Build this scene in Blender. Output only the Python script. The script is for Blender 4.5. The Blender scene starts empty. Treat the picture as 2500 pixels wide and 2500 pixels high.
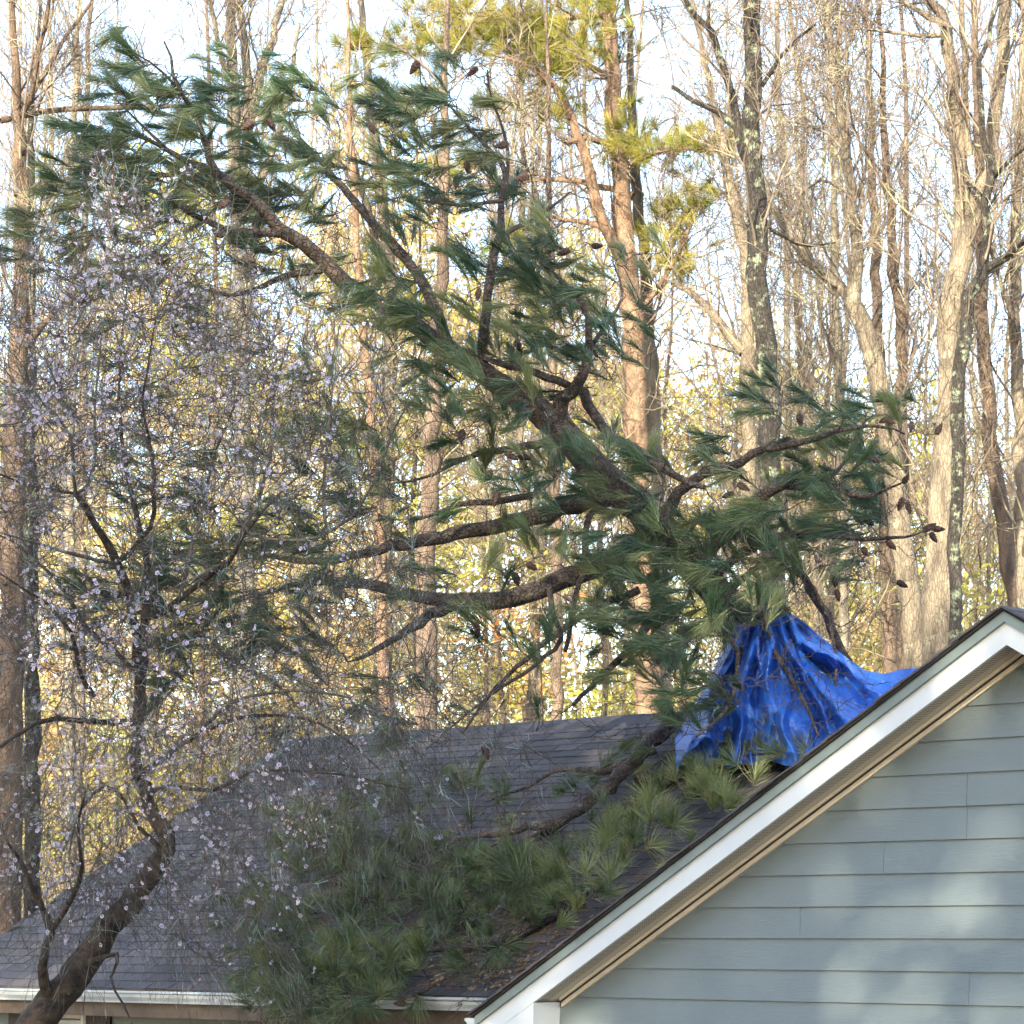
import bpy, math
import numpy as np
from mathutils import Vector, Matrix

# ------------------------------------------------------------------ camera, sky, sun, exposure
SC = bpy.context.scene
COL = SC.collection
F, HZ, CAMZ = 7000.0, 2279.0, 3.3          # focal length in photo pixels, horizon row, eye height

cam = bpy.data.cameras.new('camera')
cam.sensor_width = 36.0
cam.lens = F / 2500.0 * 36.0
cam.shift_y = (HZ - 1250.0) / 2500.0
cam.clip_start, cam.clip_end = 0.1, 2000.0
cam.dof.use_dof = True
cam.dof.focus_distance = 21.0
cam.dof.aperture_fstop = 11.0
camo = bpy.data.objects.new('camera', cam)
COL.objects.link(camo)
camo.location = (0, 0, CAMZ)
camo.rotation_euler = (math.radians(90), 0, 0)
SC.camera = camo

SUN_EL, SUN_AZ = 22.0, 199.0               # degrees; azimuth clockwise from +Y
world = bpy.data.worlds.new('World')
SC.world = world
world.use_nodes = True
wn = world.node_tree
sky = wn.nodes.new('ShaderNodeTexSky')
sky.sky_type = 'NISHITA'
sky.sun_disc = False
sky.sun_elevation = math.radians(SUN_EL)
sky.sun_rotation = math.radians(SUN_AZ)
sky.air_density = 1.0
sky.dust_density = 1.6
wn.links.new(sky.outputs[0], wn.nodes['Background'].inputs[0])
wn.nodes['Background'].inputs[1].default_value = 0.15
az, el = math.radians(SUN_AZ), math.radians(SUN_EL)
TO_SUN = Vector((math.sin(az) * math.cos(el), math.cos(az) * math.cos(el), math.sin(el)))
sl = bpy.data.lights.new('sun', 'SUN')
sl.energy = 3.8
sl.angle = math.radians(0.53)
sl.color = (1.0, 0.86, 0.62)
suno = bpy.data.objects.new('sun', sl)
COL.objects.link(suno)
suno.rotation_euler = TO_SUN.to_track_quat('Z', 'Y').to_euler()
SC.view_settings.view_transform = 'Standard'
SC.view_settings.look = 'None'
SC.view_settings.gamma = 1.0
SC.view_settings.exposure = 2.2
SC.cycles.max_bounces = 4
SC.cycles.diffuse_bounces = 2
SC.cycles.glossy_bounces = 2
SC.cycles.use_adaptive_sampling = True
SC.cycles.adaptive_threshold = 0.02

rng = np.random.default_rng(11)

# ------------------------------------------------------------------ helpers
def P(px, py, d):
    """photo pixel at depth d -> world point"""
    return np.array([(px - 1250.0) / F * d, d, CAMZ + (HZ - py) / F * d])

def nrm(a):
    return a / np.maximum(np.linalg.norm(a, axis=-1, keepdims=True), 1e-9)

def make_mesh(name, V, quads=None, tris=None, smooth=True, mats=None, fmat=None, attr=None):
    V = np.asarray(V, dtype=np.float32).reshape(-1, 3)
    q = np.asarray(quads, dtype=np.int32).reshape(-1, 4) if quads is not None and len(quads) else np.zeros((0, 4), np.int32)
    t = np.asarray(tris, dtype=np.int32).reshape(-1, 3) if tris is not None and len(tris) else np.zeros((0, 3), np.int32)
    me = bpy.data.meshes.new(name)
    me.vertices.add(len(V))
    me.vertices.foreach_set('co', V.ravel())
    nl = q.size + t.size
    me.loops.add(nl)
    me.loops.foreach_set('vertex_index', np.concatenate([q.ravel(), t.ravel()]))
    nf = len(q) + len(t)
    me.polygons.add(nf)
    st = np.concatenate([np.arange(len(q)) * 4, q.size + np.arange(len(t)) * 3]).astype(np.int32)
    me.polygons.foreach_set('loop_start', st)
    me.polygons.foreach_set('use_smooth', np.full(nf, bool(smooth)))
    for m in (mats or []):
        me.materials.append(m)
    if fmat is not None:
        me.polygons.foreach_set('material_index', np.asarray(fmat, dtype=np.int32))
    if attr is not None:
        a = me.attributes.new('rnd', 'FLOAT', 'POINT')
        a.data.foreach_set('value', np.asarray(attr, dtype=np.float32))
    me.update(calc_edges=True)
    return me

def link(name, me, parent=None, mat=None):
    o = bpy.data.objects.new(name, me)
    COL.objects.link(o)
    if parent is not None:
        o.parent = parent
    if mat is not None and me is not None and not len(me.materials):
        me.materials.append(mat)
    return o

def tag(o, label=None, cat=None, group=None, kind=None):
    if label: o['label'] = label
    if cat: o['category'] = cat
    if group: o['group'] = group
    if kind: o['kind'] = kind
    return o

def empty(name, loc=(0, 0, 0)):
    o = bpy.data.objects.new(name, None)
    COL.objects.link(o)
    o.location = loc
    o.empty_display_size = 0.2
    return o

class Geo:
    """collects vertices / faces"""
    def __init__(s):
        s.V, s.Q, s.T, s.A, s.n = [], [], [], [], 0
    def add(s, V, Q=None, T=None, a=None):
        V = np.asarray(V, float).reshape(-1, 3)
        s.V.append(V)
        if Q is not None and len(Q): s.Q.append(np.asarray(Q, int).reshape(-1, 4) + s.n)
        if T is not None and len(T): s.T.append(np.asarray(T, int).reshape(-1, 3) + s.n)
        if a is not None: s.A.append(np.broadcast_to(np.asarray(a, float), (len(V),)))
        s.n += len(V)
        return s
    def mesh(s, name, smooth=True, mats=None):
        return make_mesh(name, np.concatenate(s.V), np.concatenate(s.Q) if s.Q else None,
                         np.concatenate(s.T) if s.T else None, smooth, mats,
                         attr=np.concatenate(s.A) if s.A else None)

HEXQ = np.array([[0, 3, 2, 1], [4, 5, 6, 7], [0, 1, 5, 4], [1, 2, 6, 5], [2, 3, 7, 6], [3, 0, 4, 7]])
def hexa(g, pts, a=None):
    g.add(pts, HEXQ, a=a)

def tubes(paths, radii, k=5, cap=False):
    """paths (M,n,3), radii (M,n) -> verts, quads"""
    paths = np.asarray(paths, float); radii = np.asarray(radii, float)
    M, n, _ = paths.shape
    t = np.empty_like(paths)
    t[:, 1:-1] = paths[:, 2:] - paths[:, :-2]
    t[:, 0] = paths[:, 1] - paths[:, 0]
    t[:, -1] = paths[:, -1] - paths[:, -2]
    t = nrm(t)
    mean = nrm(paths[:, -1] - paths[:, 0])
    ref = np.where(np.abs(mean[:, 2:3]) > 0.8, np.array([[1.0, 0, 0]]), np.array([[0, 0, 1.0]]))[:, None, :]
    u = nrm(np.cross(t, np.broadcast_to(ref, t.shape)))
    v = np.cross(t, u)
    ang = np.arange(k) * 2 * np.pi / k
    c, s_ = np.cos(ang), np.sin(ang)
    V = paths[:, :, None, :] + radii[:, :, None, None] * (u[:, :, None, :] * c[None, None, :, None] + v[:, :, None, :] * s_[None, None, :, None])
    base = (np.arange(M) * n * k)[:, None, None] + (np.arange(n - 1) * k)[None, :, None]
    j = np.arange(k)[None, None, :]
    j2 = (np.arange(k) + 1) % k
    j2 = j2[None, None, :]
    Q = np.stack([base + j, base + j2, base + k + j2, base + k + j], axis=-1).reshape(-1, 4)
    return V.reshape(-1, 3), Q

def catmull(pts, vals, step=0.25, nmin=6):
    pts = np.asarray(pts, float); vals = np.asarray(vals, float)
    if len(pts) == 2:
        pts = np.stack([pts[0], (pts[0] + pts[1]) / 2, pts[1]]); vals = np.array([vals[0], vals.mean(), vals[1]])
    ext = np.concatenate([[2 * pts[0] - pts[1]], pts, [2 * pts[-1] - pts[-2]]])
    seg = np.linalg.norm(np.diff(pts, axis=0), axis=1)
    cum = np.concatenate([[0], np.cumsum(seg)])
    n = max(nmin, int(cum[-1] / step))
    out, ov = [], []
    for q in np.linspace(0, cum[-1], n):
        i = min(np.searchsorted(cum, q, side='right') - 1, len(seg) - 1)
        t = (q - cum[i]) / max(seg[i], 1e-9)
        p0, p1, p2, p3 = ext[i], ext[i + 1], ext[i + 2], ext[i + 3]
        out.append(0.5 * ((2 * p1) + (-p0 + p2) * t + (2 * p0 - 5 * p1 + 4 * p2 - p3) * t * t + (-p0 + 3 * p1 - 3 * p2 + p3) * t ** 3))
        ov.append(vals[i] * (1 - t) + vals[i + 1] * t)
    return np.array(out), np.array(ov)

def tangents(p):
    t = np.gradient(p, axis=0)
    return nrm(t)

def grow(start, direc, length, n, wob=0.15, trop=(0, 0, 0), r=None):
    r = r or rng
    M = len(start)
    p = np.array(start, float); d = nrm(np.array(direc, float))
    out = [p.copy()]
    st = (np.asarray(length) / (n - 1)).reshape(-1, 1)
    for _ in range(n - 1):
        d = nrm(d + r.normal(0, wob, (M, 3)) + np.asarray(trop))
        p = p + d * st
        out.append(p.copy())
    return np.stack(out, 1)

def spawn(paths, radii, count, tmin, tmax, spread, r=None):
    """pick points along paths (M,n,3); return start, dir, parent radius"""
    r = r or rng
    M, n, _ = paths.shape
    L = np.linalg.norm(np.diff(paths, axis=1), axis=2).sum(1)
    i = r.choice(M, count, p=L / L.sum())
    t = r.uniform(tmin, tmax, count) * (n - 1)
    a = np.minimum(t.astype(int), n - 2); f = (t - a)[:, None]
    p = paths[i, a] * (1 - f) + paths[i, a + 1] * f
    rad = radii[i, a] * (1 - f[:, 0]) + radii[i, a + 1] * f[:, 0]
    tan = nrm(paths[i, a + 1] - paths[i, a])
    rnd = nrm(r.normal(0, 1, (count, 3)))
    side = nrm(rnd - (rnd * tan).sum(1, keepdims=True) * tan)
    ang = r.uniform(spread[0], spread[1], count)[:, None]
    return p, tan * np.cos(ang) + side * np.sin(ang), rad

# ------------------------------------------------------------------ materials
def newmat(name):
    m = bpy.data.materials.new(name)
    m.use_nodes = True
    return m, m.node_tree.nodes, m.node_tree.links, m.node_tree.nodes['Principled BSDF']

def ramp(N, stops):
    r = N.new('ShaderNodeValToRGB')
    el_ = r.color_ramp.elements
    while len(el_) < len(stops): el_.new(0.5)
    for e, (p, c) in zip(el_, stops):
        e.position = p
        e.color = (*c, 1) if len(c) == 3 else c
    return r

def bark(name, c1, c2, scale=8, stretch=(1, 1, 0.25), lichen=None, lich_amt=0.5, rough=0.9, bump=0.5, lscale=5.0, cell=0.35, cellscale=4.5):
    m, N, L, B = newmat(name)
    tc = N.new('ShaderNodeTexCoord')
    mp = N.new('ShaderNodeMapping'); mp.inputs['Scale'].default_value = stretch
    L.new(tc.outputs['Object'], mp.inputs[0])
    no = N.new('ShaderNodeTexNoise'); no.inputs['Scale'].default_value = scale; no.inputs['Detail'].default_value = 6
    L.new(mp.outputs[0], no.inputs[0])
    vo = N.new('ShaderNodeTexVoronoi'); vo.inputs['Scale'].default_value = scale * cellscale; vo.feature = 'DISTANCE_TO_EDGE'
    L.new(mp.outputs[0], vo.inputs[0])
    r = ramp(N, [(0.34, c1), (0.66, c2)])
    L.new(no.outputs[0], r.inputs[0])
    col = r.outputs[0]
    rv = ramp(N, [(0.0, (0.45, 0.45, 0.45)), (0.12, (1, 1, 1))])
    L.new(vo.outputs[0], rv.inputs[0])
    mx = N.new('ShaderNodeMixRGB'); mx.blend_type = 'MULTIPLY'; mx.inputs[0].default_value = cell
    L.new(col, mx.inputs[1]); L.new(rv.outputs[0], mx.inputs[2])
    col = mx.outputs[0]
    if lichen is not None:
        nl = N.new('ShaderNodeTexNoise'); nl.inputs['Scale'].default_value = lscale; nl.inputs['Detail'].default_value = 9; nl.inputs['Roughness'].default_value = 0.72
        L.new(tc.outputs['Object'], nl.inputs[0])
        rl = ramp(N, [(1 - lich_amt, (0, 0, 0)), (min(1, 1 - lich_amt + 0.11), (1, 1, 1))])
        L.new(nl.outputs[0], rl.inputs[0])
        m2 = N.new('ShaderNodeMixRGB'); m2.inputs[2].default_value = (*lichen, 1)
        L.new(rl.outputs[0], m2.inputs[0]); L.new(col, m2.inputs[1])
        col = m2.outputs[0]
    L.new(col, B.inputs['Base Color'])
    B.inputs['Roughness'].default_value = rough
    bp = N.new('ShaderNodeBump'); bp.inputs['Strength'].default_value = bump; bp.inputs['Distance'].default_value = 0.03
    ad = N.new('ShaderNodeMath'); ad.operation = 'ADD'
    L.new(no.outputs[0], ad.inputs[0]); L.new(rv.outputs[0], ad.inputs[1])
    L.new(ad.outputs[0], bp.inputs['Height']); L.new(bp.outputs[0], B.inputs['Normal'])
    return m

def plain(name, c1, c2=None, scale=3.0, rough=0.6, spec=0.5, bump=0.0, detail=4, stretch=(1, 1, 1), trans=0.0, objrand=0.0):
    m, N, L, B = newmat(name)
    tc = N.new('ShaderNodeTexCoord')
    mp = N.new('ShaderNodeMapping'); mp.inputs['Scale'].default_value = stretch
    L.new(tc.outputs['Object'], mp.inputs[0])
    no = N.new('ShaderNodeTexNoise'); no.inputs['Scale'].default_value = scale; no.inputs['Detail'].default_value = detail
    L.new(mp.outputs[0], no.inputs[0])
    r = ramp(N, [(0.35, c1), (0.65, c2 or c1)])
    if objrand:
        oi = N.new('ShaderNodeObjectInfo')
        ma = N.new('ShaderNodeMath'); ma.operation = 'MULTIPLY_ADD'
        L.new(oi.outputs['Random'], ma.inputs[0]); ma.inputs[1].default_value = objrand
        ms = N.new('ShaderNodeMath'); ms.operation = 'SUBTRACT'; ms.inputs[1].default_value = objrand / 2
        L.new(no.outputs[0], ms.inputs[0]); L.new(ms.outputs[0], ma.inputs[2])
        L.new(ma.outputs[0], r.inputs[0])
    else:
        L.new(no.outputs[0], r.inputs[0])
    L.new(r.outputs[0], B.inputs['Base Color'])
    B.inputs['Roughness'].default_value = rough
    B.inputs['Specular IOR Level'].default_value = spec
    if bump:
        bp = N.new('ShaderNodeBump'); bp.inputs['Strength'].default_value = bump; bp.inputs['Distance'].default_value = 0.01
        L.new(no.outputs[0], bp.inputs['Height']); L.new(bp.outputs[0], B.inputs['Normal'])
    if trans:
        out = N['Material Output']
        tr = N.new('ShaderNodeBsdfTranslucent'); L.new(r.outputs[0], tr.inputs[0])
        mx = N.new('ShaderNodeMixShader'); mx.inputs[0].default_value = trans
        L.new(B.outputs[0], mx.inputs[1]); L.new(tr.outputs[0], mx.inputs[2]); L.new(mx.outputs[0], out.inputs[0])
    return m

def twig_mat(name, c1, c2, lichen, amt, scale=7):
    m, N, L, B = newmat(name)
    tc = N.new('ShaderNodeTexCoord')
    no = N.new('ShaderNodeTexNoise'); no.inputs['Scale'].default_value = scale; no.inputs['Detail'].default_value = 2
    L.new(tc.outputs['Object'], no.inputs[0])
    r = ramp(N, [(0.30, c1), (1 - amt - 0.03, c2), (1 - amt, lichen)])
    L.new(no.outputs[0], r.inputs[0]); L.new(r.outputs[0], B.inputs['Base Color'])
    B.inputs['Roughness'].default_value = 0.85
    return m

M = {}
M['needle'] = plain('pine_needles', (0.040, 0.084, 0.042), (0.100, 0.150, 0.062), 2.5, 0.38, 0.6, objrand=0.25, trans=0.15)
M['needle_roof'] = plain('pine_needles_mid', (0.078, 0.120, 0.052), (0.165, 0.195, 0.076), 2.5, 0.4, 0.6, objrand=0.25, trans=0.15)
M['needle_yellow_lit'] = plain('pine_needles_yellow_lit', (0.16, 0.20, 0.075), (0.26, 0.28, 0.11), 2.5, 0.4, 0.6, objrand=0.2, trans=0.2)  # yellow-green tufts by the rake: own tone plus dappled sun put into the colour
M['needle_sun'] = plain('pine_needles_yellow', (0.17, 0.21, 0.035), (0.36, 0.31, 0.075), 1.6, 0.5, 0.4, objrand=0.0, trans=0.35)
M['needle_far'] = plain('pine_needles_far', (0.16, 0.20, 0.05), (0.34, 0.34, 0.09), 0.8, 0.5, 0.4, objrand=0.2, trans=0.25)
M['pine_bark'] = bark('pine_bark', (0.030, 0.024, 0.021), (0.130, 0.100, 0.080), 8, (1, 1, 1), (0.30, 0.38, 0.35), 0.39, bump=0.9, cell=0.6, cellscale=2.6)
M['pine_bark_orange'] = bark('pine_bark_orange', (0.12, 0.078, 0.054), (0.30, 0.20, 0.135), 9, (1, 1, 0.5), None, bump=0.6, cell=0.5)
M['pine_twig'] = twig_mat('pine_twig_bark', (0.026, 0.021, 0.019), (0.075, 0.058, 0.048), (0.17, 0.22, 0.20), 0.31)
M['dead_twig'] = twig_mat('dead_twig_bark', (0.030, 0.024, 0.022), (0.085, 0.068, 0.058), (0.20, 0.26, 0.245), 0.31)
M['oak_bark'] = bark('oak_bark', (0.009, 0.008, 0.0075), (0.048, 0.042, 0.036), 10, (1, 1, 0.22), (0.24, 0.285, 0.195), 0.47, bump=1.0, lscale=7)
M['vine_bark'] = bark('vine_bark', (0.045, 0.032, 0.024), (0.17, 0.12, 0.085), 9, (1, 1, 0.3), (0.30, 0.32, 0.25), 0.35, bump=0.8)
M['grey_bark'] = bark('grey_bark', (0.095, 0.085, 0.070), (0.24, 0.215, 0.165), 7, (1, 1, 0.3), (0.34, 0.37, 0.26), 0.42, bump=0.5)
M['tan_bark'] = bark('tan_bark', (0.085, 0.072, 0.056), (0.225, 0.190, 0.142), 6, (1, 1, 0.3), (0.30, 0.32, 0.23), 0.42, bump=0.7)
M['red_bark'] = bark('red_bark', (0.062, 0.045, 0.036), (0.185, 0.135, 0.100), 8, (1, 1, 0.3), (0.28, 0.30, 0.24), 0.36, bump=0.8)
M['bg_twig'] = twig_mat('wood_twig', (0.070, 0.055, 0.046), (0.17, 0.135, 0.105), (0.26, 0.25, 0.16), 0.40, 2)
M['cherry_bark'] = bark('cherry_bark', (0.022, 0.018, 0.015), (0.095, 0.068, 0.048), 10, (1, 1, 1.8), (0.24, 0.29, 0.26), 0.37, bump=0.8, cell=0.15)
M['cherry_twig'] = twig_mat('cherry_twig_bark', (0.038, 0.034, 0.030), (0.120, 0.105, 0.090), (0.21, 0.28, 0.265), 0.37, 5)
M['blossom'] = plain('blossom_petals', (0.52, 0.51, 0.66), (0.60, 0.51, 0.60), 9, 0.6, 0.3, trans=0.3)
M['bud'] = plain('blossom_buds', (0.55, 0.30, 0.26), (0.60, 0.38, 0.34), 9, 0.6, 0.3)
M['cone'] = plain('pine_cone', (0.032, 0.020, 0.018), (0.10, 0.062, 0.048), 30, 0.8, 0.3, objrand=0.4)
M['siding'] = None
M['white_trim'] = plain('white_painted_trim', (0.50, 0.55, 0.59), (0.57, 0.61, 0.63), 1.2, 0.42, 0.5)
M['drip'] = plain('grey_green_drip_edge', (0.14, 0.185, 0.185), (0.18, 0.225, 0.22), 6, 0.5, 0.5)
M['soffit'] = None
M['cream_trim'] = plain('cream_trim', (0.62, 0.57, 0.46), (0.68, 0.63, 0.52), 4, 0.55, 0.4)
M['felt'] = plain('roof_felt', (0.02, 0.02, 0.022), (0.03, 0.03, 0.032), 10, 0.95, 0.2)
M['gutter'] = plain('white_gutter_metal', (0.30, 0.36, 0.40), (0.48, 0.53, 0.56), 2.5, 0.35, 0.5, stretch=(1, 1, 4))
M['gutter_in'] = plain('gutter_inside', (0.05, 0.045, 0.04), (0.10, 0.085, 0.07), 5, 0.9, 0.2)
M['shutter'] = plain('black_shutter_paint', (0.012, 0.013, 0.015), (0.02, 0.02, 0.022), 6, 0.45, 0.4)
M['glass'] = plain('window_glass', (0.02, 0.025, 0.03), (0.03, 0.035, 0.04), 2, 0.05, 0.8)
M['brown_soffit'] = plain('brown_soffit', (0.07, 0.055, 0.045), (0.11, 0.09, 0.07), 5, 0.8, 0.3)

def shingle_mat():
    m, N, L, B = newmat('asphalt_shingle')
    at = N.new('ShaderNodeAttribute'); at.attribute_name = 'rnd'
    oi = N.new('ShaderNodeObjectInfo')
    ad = N.new('ShaderNodeMath'); ad.operation = 'ADD'
    L.new(at.outputs['Fac'], ad.inputs[0]); L.new(oi.outputs['Random'], ad.inputs[1])
    fr = N.new('ShaderNodeMath'); fr.operation = 'FRACT'; L.new(ad.outputs[0], fr.inputs[0])
    r = ramp(N, [(0.0, (0.044, 0.043, 0.050)), (0.5, (0.060, 0.057, 0.065)), (1.0, (0.085, 0.079, 0.086))])
    L.new(fr.outputs[0], r.inputs[0])
    tc = N.new('ShaderNodeTexCoord')
    no = N.new('ShaderNodeTexNoise'); no.inputs['Scale'].default_value = 160; no.inputs['Detail'].default_value = 3
    ge = N.new('ShaderNodeNewGeometry')
    L.new(ge.outputs['Position'], no.inputs[0])
    n2 = N.new('ShaderNodeTexNoise'); n2.inputs['Scale'].default_value = 1.1; n2.inputs['Detail'].default_value = 6
    L.new(ge.outputs['Position'], n2.inputs[0])
    r2 = ramp(N, [(0.3, (0.75, 0.75, 0.75)), (0.7, (1.25, 1.2, 1.15))])
    L.new(n2.outputs[0], r2.inputs[0])
    r3 = ramp(N, [(0.3, (0.6, 0.6, 0.6)), (0.7, (1.4, 1.4, 1.4))])
    L.new(no.outputs[0], r3.inputs[0])
    m1 = N.new('ShaderNodeMixRGB'); m1.blend_type = 'MULTIPLY'; m1.inputs[0].default_value = 1
    L.new(r.outputs[0], m1.inputs[1]); L.new(r2.outputs[0], m1.inputs[2])
    m2 = N.new('ShaderNodeMixRGB'); m2.blend_type = 'MULTIPLY'; m2.inputs[0].default_value = 0.7
    L.new(m1.outputs[0], m2.inputs[1]); L.new(r3.outputs[0], m2.inputs[2])
    L.new(m2.outputs[0], B.inputs['Base Color'])
    B.inputs['Roughness'].default_value = 0.8
    bp = N.new('ShaderNodeBump'); bp.inputs['Strength'].default_value = 0.4; bp.inputs['Distance'].default_value = 0.004
    L.new(no.outputs[0], bp.inputs['Height']); L.new(bp.outputs[0], B.inputs['Normal'])
    return m
M['shingle'] = shingle_mat()

# house axes (world): w runs along the gable wall to the right and nearer, dv runs back into the house
W = np.array([0.7176, -0.6965, 0.0]); DV = np.array([0.6965, 0.7176, 0.0])
O = np.array([0.1515, 17.69, 0.0])
def H(s, r, z):
    """house coordinates: s along gable wall, r back from the wall, z above eye level"""
    p = O + W * s + DV * r
    return np.array([p[0], p[1], CAMZ + z])

def siding_mat():
    m, N, L, B = newmat('blue_grey_fibre_siding')
    ge = N.new('ShaderNodeNewGeometry')
    # rotate so that X runs along the boards
    mp = N.new('ShaderNodeMapping'); mp.vector_type = 'TEXTURE'
    mp.inputs['Rotation'].default_value = (0, 0, math.atan2(W[1], W[0]))
    L.new(ge.outputs['Position'], mp.inputs[0])
    m2 = N.new('ShaderNodeMapping'); m2.inputs['Scale'].default_value = (1.3, 1.3, 26)
    L.new(mp.outputs[0], m2.inputs[0])
    oi = N.new('ShaderNodeObjectInfo')
    va = N.new('ShaderNodeVectorMath'); va.operation = 'ADD'
    sc_ = N.new('ShaderNodeVectorMath'); sc_.operation = 'SCALE'; sc_.inputs[3].default_value = 37.0
    cb = N.new('ShaderNodeCombineXYZ'); L.new(oi.outputs['Random'], cb.inputs[0]); L.new(oi.outputs['Random'], cb.inputs[2])
    L.new(cb.outputs[0], sc_.inputs[0]); L.new(m2.outputs[0], va.inputs[0]); L.new(sc_.outputs[0], va.inputs[1])
    wv = N.new('ShaderNodeTexNoise'); wv.inputs['Scale'].default_value = 2.0; wv.inputs['Detail'].default_value = 4; wv.inputs['Distortion'].default_value = 1.6
    L.new(va.outputs[0], wv.inputs[0])
    sn = N.new('ShaderNodeMath'); sn.operation = 'MULTIPLY'; sn.inputs[1].default_value = 42
    L.new(wv.outputs[0], sn.inputs[0])
    si = N.new('ShaderNodeMath'); si.operation = 'SINE'; L.new(sn.outputs[0], si.inputs[0])
    bp = N.new('ShaderNodeBump'); bp.inputs['Strength'].default_value = 0.22; bp.inputs['Distance'].default_value = 0.004
    L.new(si.outputs[0], bp.inputs['Height']); L.new(bp.outputs[0], B.inputs['Normal'])
    no = N.new('ShaderNodeTexNoise'); no.inputs['Scale'].default_value = 2.2; no.inputs['Detail'].default_value = 5
    L.new(ge.outputs['Position'], no.inputs[0])
    r = ramp(N, [(0.3, (0.142, 0.184, 0.203)), (0.7, (0.162, 0.203, 0.220))])
    L.new(no.outputs[0], r.inputs[0])
    L.new(r.outputs[0], B.inputs['Base Color'])
    B.inputs['Roughness'].default_value = 0.6
    B.inputs['Specular IOR Level'].default_value = 0.35
    return m
M['siding'] = siding_mat()

def soffit_mat():
    """painted soffit with rows of small punched vent holes along its outer strip"""
    m, N, L, B = newmat('perforated_soffit')
    at = N.new('ShaderNodeUVMap')
    sx = N.new('ShaderNodeSeparateXYZ'); L.new(at.outputs[0], sx.inputs[0])
    mp = N.new('ShaderNodeVectorMath'); mp.operation = 'MULTIPLY'; mp.inputs[1].default_value = (62, 62, 0)
    L.new(at.outputs[0], mp.inputs[0])
    vo = N.new('ShaderNodeTexVoronoi'); vo.inputs['Scale'].default_value = 1; vo.inputs['Randomness'].default_value = 0
    L.new(mp.outputs[0], vo.inputs[0])
    lt = N.new('ShaderNodeMath'); lt.operation = 'LESS_THAN'; lt.inputs[1].default_value = 0.33
    L.new(vo.outputs['Distance'], lt.inputs[0])
    l2 = N.new('ShaderNodeMath'); l2.operation = 'LESS_THAN'; l2.inputs[1].default_value = 0.115
    L.new(sx.outputs[1], l2.inputs[0])
    mu = N.new('ShaderNodeMath'); mu.operation = 'MULTIPLY'; L.new(lt.outputs[0], mu.inputs[0]); L.new(l2.outputs[0], mu.inputs[1])
    mx = N.new('ShaderNodeMixRGB'); mx.inputs[1].default_value = (0.52, 0.49, 0.42, 1); mx.inputs[2].default_value = (0.03, 0.03, 0.03, 1)
    L.new(mu.outputs[0], mx.inputs[0]); L.new(mx.outputs[0], B.inputs['Base Color'])
    B.inputs['Roughness'].default_value = 0.6
    return m
M['soffit'] = soffit_mat()

# ------------------------------------------------------------------ ground
def ground_z(x, y):
    b = np.clip((np.asarray(y, float) - 36.0) / 64.0, 0, 1.6)
    return b * b * (3 - 1.2 * b) * 4.2 + 0.12 * np.sin(np.asarray(x) * 0.21 + 1) * np.clip((np.asarray(y) - 30) / 20, 0, 1)
gx = np.concatenate([np.linspace(-900, -80, 10), np.linspace(-70, 70, 71), np.linspace(80, 900, 10)])
gy = np.concatenate([np.linspace(-300, -40, 8), np.linspace(-30, 140, 86), np.linspace(160, 1500, 12)])
XX, YY = np.meshgrid(gx, gy)
ZZ = ground_z(XX, np.minimum(YY, 130))
gv = np.stack([XX, YY, ZZ], -1).reshape(-1, 3)
ny, nx = XX.shape
ii = (np.arange(ny - 1)[:, None] * nx + np.arange(nx - 1)[None, :])
gq = np.stack([ii, ii + 1, ii + nx + 1, ii + nx], -1).reshape(-1, 4)
def litter_mat():
    m, N, L, B = newmat('leaf_litter')
    tc = N.new('ShaderNodeTexCoord')
    no = N.new('ShaderNodeTexNoise'); no.inputs['Scale'].default_value = 6; no.inputs['Detail'].default_value = 8
    L.new(tc.outputs['Object'], no.inputs[0])
    n2 = N.new('ShaderNodeTexNoise'); n2.inputs['Scale'].default_value = 0.15; n2.inputs['Detail'].default_value = 4
    L.new(tc.outputs['Object'], n2.inputs[0])
    r = ramp(N, [(0.3, (0.10, 0.055, 0.03)), (0.5, (0.22, 0.13, 0.07)), (0.7, (0.34, 0.22, 0.12))])
    L.new(no.outputs[0], r.inputs[0])
    mx = N.new('ShaderNodeMixRGB'); mx.inputs[2].default_value = (0.12, 0.13, 0.05, 1)
    rr = ramp(N, [(0.5, (0, 0, 0)), (0.62, (0.7, 0.7, 0.7))]); L.new(n2.outputs[0], rr.inputs[0])
    L.new(rr.outputs[0], mx.inputs[0]); L.new(r.outputs[0], mx.inputs[1]); L.new(mx.outputs[0], B.inputs['Base Color'])
    B.inputs['Roughness'].default_value = 0.95
    bp = N.new('ShaderNodeBump'); bp.inputs['Strength'].default_value = 0.8; L.new(no.outputs[0], bp.inputs['Height']); L.new(bp.outputs[0], B.inputs['Normal'])
    return m
ground = link('ground', make_mesh('ground', gv, gq), None, litter_mat())
tag(ground, 'brown leaf littered ground rising into the wood', kind='structure')

# ------------------------------------------------------------------ house
OV = 0.22                                   # rake overhang
MP = 0.563                                  # roof pitch
def s_at(px, r):
    k = (px - 1250.0) / F
    a = O + DV * r
    return (k * a[1] - a[0]) / (W[0] - k * W[1])
def z_at(px, py, s, r):
    return (HZ - py) / F * (O + W * s + DV * r)[1]
SP = s_at(2463, -OV)                        # peak
ZP = z_at(2463, 1482, SP, -OV)
SE = s_at(1171, -OV)                        # left eave tip
ZE = ZP - MP * (SP - SE)
SR = 2 * SP - SE
SH_T, DR_H, FA_H = 0.022, 0.055, 0.122      # shingle edge, drip edge, fascia heights (vertical)
RE = 3.3                                    # main eave line
ROOF_EZ = ZE
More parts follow.
